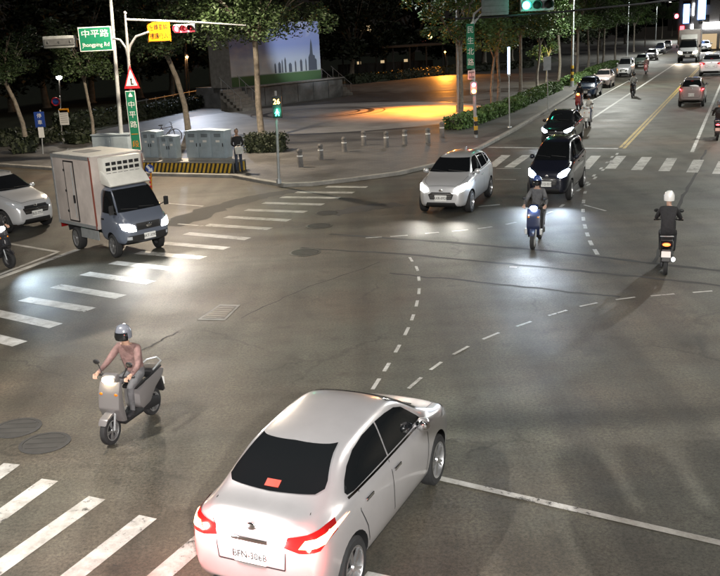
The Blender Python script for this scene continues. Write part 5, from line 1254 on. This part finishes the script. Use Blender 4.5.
def person_mesh(pose, key, top, legs, shoes, sleeves=True):
    k = (key, top, legs, shoes)
    if k in PM: return PM[k]
    J = {}; E = []
    rad = dict(pelvis=(.15, .125), spine=(.14, .115), chest=(.165, .125), neck=.058, head=.07, sh=.075, el=.052, wr=.034, ha=.034, hip=.092, kn=.066, an=.045, to=.036)
    for c in ('pelvis', 'spine', 'chest', 'neck', 'head'): J[c] = (pose[c], rad[c])
    E += [('pelvis', 'spine'), ('spine', 'chest'), ('chest', 'neck'), ('neck', 'head')]
    for sd, s in (('l', 1), ('r', -1)):
        for c in ('sh', 'el', 'wr', 'ha', 'hip', 'kn', 'an', 'to'):
            p = pose.get(c + '_' + sd, (pose[c][0], pose[c][1]*s, pose[c][2])); J[c+sd] = (p, rad[c])
        E += [('chest', 'sh'+sd), ('sh'+sd, 'el'+sd), ('el'+sd, 'wr'+sd), ('wr'+sd, 'ha'+sd), ('pelvis', 'hip'+sd), ('hip'+sd, 'kn'+sd), ('kn'+sd, 'an'+sd), ('an'+sd, 'to'+sd)]
    me = skin_mesh(J, E, 'body')
    reg = {}
    for a, b in E:
        n = b[:2] if b not in ('spine', 'chest', 'neck', 'head') else b
        reg[(a, b)] = {'spine': 0, 'chest': 0, 'neck': 0, 'head': 3, 'sh': 0, 'el': 0, 'wr': 0, 'ha': 3, 'hi': 1, 'kn': 1, 'an': 1, 'to': 2}[n]
    seg = [(Vector(J[a][0]), Vector(J[b][0]), r) for (a, b), r in reg.items()]
    def near(p):
        best = (9, 0)
        for a, b, r in seg:
            ab = b-a; t_ = max(0, min(1, (p-a).dot(ab)/ab.length_squared)); d = (p - a - ab*t_).length
            if d < best[0]: best = (d, r)
        return best[1]
    me.materials.clear()
    for m in (top, legs, shoes, 'skin', 'hair'): me.materials.append(M[m])
    for p in me.polygons: p.material_index = near(p.center); p.use_smooth = True
    # head, face and fingers join the same surface
    mb = MB(); h = Vector(pose['head'])
    mb.ball(h + Vector((.01, 0, .05)), (.092, .075, .118), 16, 12, 3); mb.ball(h + Vector((.10, 0, .035)), (.022, .014, .024), 8, 6, 3)
    for s in (-1, 1):
        mb.ball(h + Vector((.088, s*.032, .065)), (.014, .016, .010), 8, 6, 4); mb.ball(h + Vector((0, s*.078, .045)), (.02, .012, .032), 8, 6, 3)
        ha, wr = Vector(pose['ha']), Vector(pose['wr']); ha = Vector((ha.x, ha.y*s, ha.z)); wr = Vector((wr.x, wr.y*s, wr.z)); d = (ha-wr).normalized(); sdv = d.cross(Vector((0, 0, 1))).normalized()
        for f in range(4):
            b0 = ha + sdv*(f-1.5)*.02; L = (.045, .05, .048, .038)[f]
            mb.tube([b0, b0 + d*L, b0 + d*(L+.012) - Vector((0, 0, .03)), b0 + d*(L-.015) - Vector((0, 0, .045))], [.0095, .009, .0085, .007], 6, 3)
        th = wr.lerp(ha, .5) - sdv*s*.03; mb.tube([th, th + d*.035 - sdv*s*.022, th + d*.06 - sdv*s*.012 - Vector((0, 0, .02))], [.011, .010, .008], 6, 3)
    mb.ball(h + Vector((.092, 0, -.01)), (.012, .026, .008), 8, 6, 4)
    mm = mb.mesh('h', [M[top], M[legs], M[shoes], M['skin'], M['hair']], True)
    bm = bmesh.new(); bm.from_mesh(me); bm.from_mesh(mm); bm.to_mesh(me); bm.free(); bpy.data.meshes.remove(mm)
    shade(me, 60); PM[k] = me; return me
def person(label, loc, rz, pose, key, top, legs, shoes='cloth_black', helmet=None, scale=None, group=None, hair=True, bag=None):
    t = thing('person', label, 'person', loc, rz, group, scale); link('body', person_mesh(pose, key, top, legs, shoes), t)
    h = Vector(pose['head']) + Vector((.01, 0, .05))
    if helmet:
        mb = MB(); T = Matrix.Translation(h + Vector((-.005, 0, .01)))
        mb.lathe([(.001, .152), (.05, .146), (.10, .110), (.128, .05), (.132, -.02), (.128, -.07), (.120, -.07), (.122, -.02), (.118, .04)], 20, 0, T); o = mb.build('helmet', M[helmet], t, True)
        mb = MB(); vs = []; fs = []
        for i in range(9):
            a = R(-62 + 124*i/8)
            for z, r in ((.045, .135), (-.03, .148), (-.085, .135)): vs.append(tuple(h + Vector((math.cos(a)*r, math.sin(a)*r, z))))
            if i:
                q = 3*(i-1)
                for k in range(2): fs.append((q+k, q+k+1, q+3+k+1, q+3+k))
        mb.add(vs, fs); mb.build('visor', M['glass'], o, True)
    else:
        mb = MB(); mb.ball(h + Vector((-.018, 0, .022)), (.097, .084, .112), 14, 10); mb.build('hair', M['hair'], t, True)
    return t
def scooter(label, loc, rz, col, head=None, tail=None, beam=0, beamcol=(1, .9, .75), scale=None, plate='NQA-218', group='scooters on the road', watt_tail=0, guards=None):
    t = thing('scooter', label, 'scooter', loc, rz, group, scale); C_ = M[col]
    for x in (.63, -.60): 
        o = put_wheel(t, x, 0, .235, .105, 5)
    MB().slab([(.36, .44), (.44, .50), (.62, .52), (.78, .47), (.84, .38), (.76, .44), (.62, .475), (.46, .44)], -.075, .075, .015).build('front_fender', C_, t, True)
    mb = MB()
    for s in (-1, 1): mb.tube([(.63, s*.075, .235), (.56, s*.075, .50), (.46, s*.03, .80)], .02, 8)
    mb.build('fork', M['galv'], t, True)
    MB().slab([(.40, .32), (.50, .34), (.61, .58), (.56, .84), (.49, 1.00), (.43, .99), (.46, .80), (.45, .58)], -.19, .19, .045).build('front_shield', C_, t, True)
    MB().slab([(-.12, .27), (.44, .27), (.48, .34), (-.10, .34)], -.17, .17, .02).build('floorboard', M['black'], t, True)
    MB().slab([(-.12, .30), (-.04, .40), (-.06, .66), (-.30, .74), (-.74, .80), (-.88, .76), (-.80, .64), (-.55, .52), (-.36, .34)], -.155, .155, .05).build('rear_body', C_, t, True)
    MB().slab([(.00, .68), (.0, .73), (-.20, .78), (-.44, .77), (-.50, .82), (-.80, .84), (-.84, .80), (-.50, .74), (-.2, .70)], -.135, .135, .035).build('seat', M['black'], t, True)
    hb = MB(); hb.tube([(.44, 0, .98), (.42, 0, 1.04)], .03, 8); hb.tube([(.34, -.34, 1.045), (.37, -.22, 1.04), (.43, 0, 1.03), (.37, .22, 1.04), (.34, .34, 1.045)], .014, 8); hb = hb.build('handlebar', M['dark_metal'], t, True)
    for s in (-1, 1):
        MB().cyl((.365, s*.24, 1.04), (.335, s*.36, 1.045), .019).build('grip', M['black'], hb, True)
        mb = MB(); mb.tube([(.39, s*.18, 1.05), (.36, s*.27, 1.21)], .008, 6); mb.ball((.355, s*.30, 1.25), (.018, .065, .042), 12, 8); mb.build('mirror', M['black'], hb, True)
        MB().ball((.545, s*.135, .80), (.03, .05, .035), 10, 8).build('indicator', M['lens_amber'], t, True)
    MB().slab([(.36, .99), (.47, .96), (.55, 1.02), (.50, 1.10), (.40, 1.12)], -.13, .13, .04).build('headlight_cowl', C_, t, True)
    h = MB().ball((.525, 0, 1.03), (.035, .085, .05), 14, 10).build('headlight', M['lens_clear'], t, True)
    if head: MB().ball((.545, 0, 1.03), (.045, .10, .062), 14, 10).build('lamp', M[head], h, True)
    if beam: spot(t, (.64, 0, 1.02), (6, 0, -.1), beamcol, beam, 85, .9, .06)
    tl = MB().ball((-.865, 0, .735), (.035, .11, .045), 14, 10).build('taillight', M['lens_red'], t, True)
    if tail: MB().ball((-.885, 0, .735), (.03, .095, .038), 14, 10).build('lamp', M[tail], tl, True)
    if watt_tail: point(t, (-1.30, 0, .95), (1, .25, .12), watt_tail*.6, .06)
    MB().slab([(-.78, .60), (-.84, .62), (-.90, .36), (-.84, .34)], -.10, .10, .01).build('rear_mudguard', M['black'], t)
    pl = MB().box((-.885, 0, .52), (.015, .22, .13)).build('number_plate', M['plate'], t)
    MB().slab([(-.30, .22), (-.10, .30), (-.30, .42), (-.66, .34), (-.68, .18)], .06, .14, .03).build('engine_case', M['dark_metal'], t, True)
    mb = MB(); mb.tube([(-.25, -.12, .25), (-.45, -.16, .30), (-.82, -.17, .40)], [.03, .05, .055], 10); mb.build('exhaust', M['galv'], t, True)
    mb = MB(); mb.tube([(-.52, .15, .84), (-.80, .14, .90), (-.90, 0, .92), (-.80, -.14, .90), (-.52, -.15, .84)], .014, 8); mb.build('grab_rail', M['galv'], t, True)
    if guards:
        for s in (-1, 1): MB().slab([(.40, .34), (.56, .36), (.58, .52), (.44, .50)], s*.21-.035, s*.21+.035, .02).build('leg_guard', M[guards], t, True)
    return t
def rider(label, sl, px, rz, col, top, legs, helmet, scale=(.95, .88, 1.0), plab='', **kw):
    p = G(*px); scooter(sl, tuple(p), rz, col, scale=scale, **kw)
    person(plab, tuple(p), rz, RIDE, 'ride', top, legs, 'cloth_black', helmet, scale, 'scooter riders')
M['scoot_white'] = mat('scooter_white', (.55, .55, .55), .3, coat=1); M['scoot_black'] = mat('scooter_black', (.015, .015, .017), .25, coat=1); M['scoot_red'] = mat('scooter_red', (.25, .03, .03), .3, coat=1); M['scoot_blue'] = mat('scooter_blue', (.014, .022, .06), .3, coat=1); M['scoot_grey'] = mat('scooter_grey', (.20, .19, .19), .3, .3, coat=1)
M['helm_white'] = mat('helmet_white', (.70, .70, .68), .25, coat=1); M['helm_black'] = mat('helmet_black', (.015, .015, .016), .2, coat=1); M['helm_grey'] = mat('helmet_grey', (.16, .17, .20), .25, coat=1); M['helm_blue'] = mat('helmet_blue', (.03, .06, .2), .25, coat=1)
rider('', 'blue scooter with a dazzling cool headlight and white leg guards ahead of the minivan', (536.5, 244), toward + R(3), 'scoot_blue', 'cloth_grey', 'cloth_black', 'helm_blue', plab='rider in a grey jacket and blue helmet on the scooter with the dazzling headlight', head='head_cool', beam=260, beamcol=(.75, .87, 1.0), guards='scoot_white')
rider('', 'dark scooter with a glowing amber tail lamp crossing alone on the open road', (666, 268), rz_main + R(3), 'scoot_black', 'cloth_black', 'cloth_black', 'helm_white', plab='rider in black with a white helmet riding away alone', tail='tail_amber', watt_tail=5)
p0, p1 = G(112, 441), G(152, 412); rz3 = az(p1, p0)
rider('', 'grey scooter with a warm headlight cutting across the road beside the large sedan', (134, 428), rz3, 'scoot_grey', 'cloth_pink', 'cloth_grey', 'helm_grey', (.86, .90, .90), plab='rider in a dusty pink jacket and grey helmet on the turning scooter', head='head_warm', beam=40, beamcol=(1, .85, .62))
rider('', 'dark scooter with a lit headlight at the frame edge below the white sport utility car', (-5, 266), sd2, 'scoot_black', 'cloth_black', 'denim', 'helm_black', plab='rider in black at the frame edge below the white sport utility car', head='head_white', beam=800, beamcol=(.70, .86, 1.0))
rider('', 'scooter with an amber lamp between the parked dark car and the waiting sedan', (579, 110), toward, 'scoot_red', 'cloth_black', 'denim', 'helm_black', plab='rider in black beside the parked dark car', head='amber_on', beam=10, beamcol=(1, .5, .2))
rider('', 'white scooter filtering beside the waiting dark sedan', (588, 127), toward, 'scoot_white', 'cloth_white', 'denim', 'helm_grey', plab='rider in a white shirt beside the waiting dark sedan')
rider('', 'dark scooter on the white lane line beside the parked van', (633, 97), toward, 'scoot_black', 'cloth_white', 'cloth_grey', 'helm_black', plab='rider in a white top on the white lane line')
rider('', 'red scooter riding away beside the parked green car', (646, 74), toward, 'scoot_red', 'cloth_pink', 'cloth_grey', 'helm_white', plab='rider in dusty pink beside the parked green car', tail='tail_on', watt_tail=30)
rider('', 'scooter with a red tail lamp at the frame edge behind the bronze car', (717.5, 139), rz_main, 'scoot_black', 'cloth_black', 'denim', 'helm_grey', plab='rider in black at the frame edge behind the bronze car', tail='tail_on', watt_tail=12)
# pedestrian waiting beside the cabinets
pp = G(239.5, 172.5, .12)
person('pedestrian in black holding a white bag, standing beside the widest cabinet', tuple(pp), R(-75), STAND, 'stand', 'cloth_black', 'denim', 'cloth_black', None, (.95, .95, 1.0))
bg = thing('shopping_bag', 'white bag held in front of the pedestrian in black', 'bag', tuple(pp + Vector((.10, -.34, .80))), R(15))
MB().slab([(-.15, 0), (.15, 0), (.17, .30), (-.17, .30)], -.05, .05, .02).build('bag_body', M['cloth_white'], bg, True)
MB().tube([(-.09, 0, .29), (-.07, 0, .37), (.07, 0, .37), (.09, 0, .29)], .008, 6).build('handle', M['cloth_white'], bg, True)
# parked bicycle behind the cabinets
bp = G(165, 151, .12)
t = thing('bicycle', 'dark bicycle parked behind the cabinets', 'bicycle', tuple(bp + Vector((0, .5, .35))), R(20))
for x in (-.5, .5): MB().lathe([(.33, -.018), (.35, 0), (.33, .018), (.31, 0)], 24, 0, Matrix.Translation((x, 0, .34)) @ Matrix.Rotation(R(90), 4, 'X'), True).build('wheel', M['rubber'], t, True)
mb = MB()
for a, b in (((-.5, .34), (-.15, .80)), ((-.5, .34), (-.05, .32)), ((-.05, .32), (-.17, .86)), ((-.15, .74), (.36, .80)), ((-.05, .32), (.37, .74)), ((.5, .34), (.34, .95))): mb.cyl((a[0], 0, a[1]), (b[0], 0, b[1]), .017, None, 8)
mb.build('frame', M['dark_metal'], t, True)
MB().ball((-.18, 0, .90), (.13, .06, .035)).build('saddle', M['black'], t, True); MB().tube([(.30, -.28, 1.02), (.36, -.1, 1.0), (.34, 0, .96), (.36, .1, 1.0), (.30, .28, 1.02)], .013, 8).build('handlebar', M['dark_metal'], t, True)

# ------------------------------------------------------------------ the far end of the street
fs_ = G(682, 44); q = AT(682, 16, fs_.y)
signal_head(q, 0, 'distant signal glowing red above the far truck', {0: M['sig_red'], 1: M['shop_red']}, True, 3, 1.1, .3)
t = thing('signal_mast', 'slim mast arm holding the distant red signal', 'mast', (q.x+9, q.y+.3, 0)); 
MB().tube([(0, 0, 0), (0, 0, q.z+.2)], .14, 10).build('pole', M['galv'], t, True); MB().tube([(0, 0, q.z+.0), (-10.5, 0, q.z)], .10, 8).build('arm', M['galv'], t, True)
def shop(x, Yd, w, h, label, signs, rz):
    c = AT(x, 34, Yd); t = thing('shop_building', label, 'building', (c.x, Yd, 0), rz, 'lit buildings on the far pavement')
    MB().box((0, 6, h/2), (w, 12, h)).build('wall', M['facade'], t); MB().box((0, 6, h+.2), (w+.4, 12.4, .4)).build('roof', M['concrete'], t)
    for (sx, sz, sw, sh, m) in signs: MB().box((sx, -.15, sz), (sw, .25, sh), bev=.04).build('sign_box', M[m], t)
    for i in range(4 if signs else 0): MB().box((-w/2+(i+.5)*w/4, -.04, 1.5), (w/4-.5, .1, 2.4)).build('shop_window', M['lit_window'], t)
    for f in range(3):
        for i in range(5): MB().box((-w/2+(i+.5)*w/5, -.03, 5+f*3), (w/5*.5, .08, 1.4)).build('window', M['glass'], t)
    return t
shop(719, 190, 16, 14, 'building with bright blue and white signs at the far end of the street', [(-6.5, 6.2, 1.2, 3.8, 'shop_blue'), (-4.6, 7.0, 1.4, 2.4, 'shop_white'), (-3, 3.6, 5, .9, 'shop_white'), (-7.2, 3.0, .8, 1.6, 'shop_red')], R(-25))
shop(745, 150, 16, 14, 'nearer lit building at the frame edge beside the far street', [(-6.8, 6.6, 1.2, 3.2, 'shop_blue'), (-4, 4.0, 5, 1.0, 'shop_white')], R(-30))
shop(705, 420, 26, 12, 'dim building closing the far end of the street', [], 0)
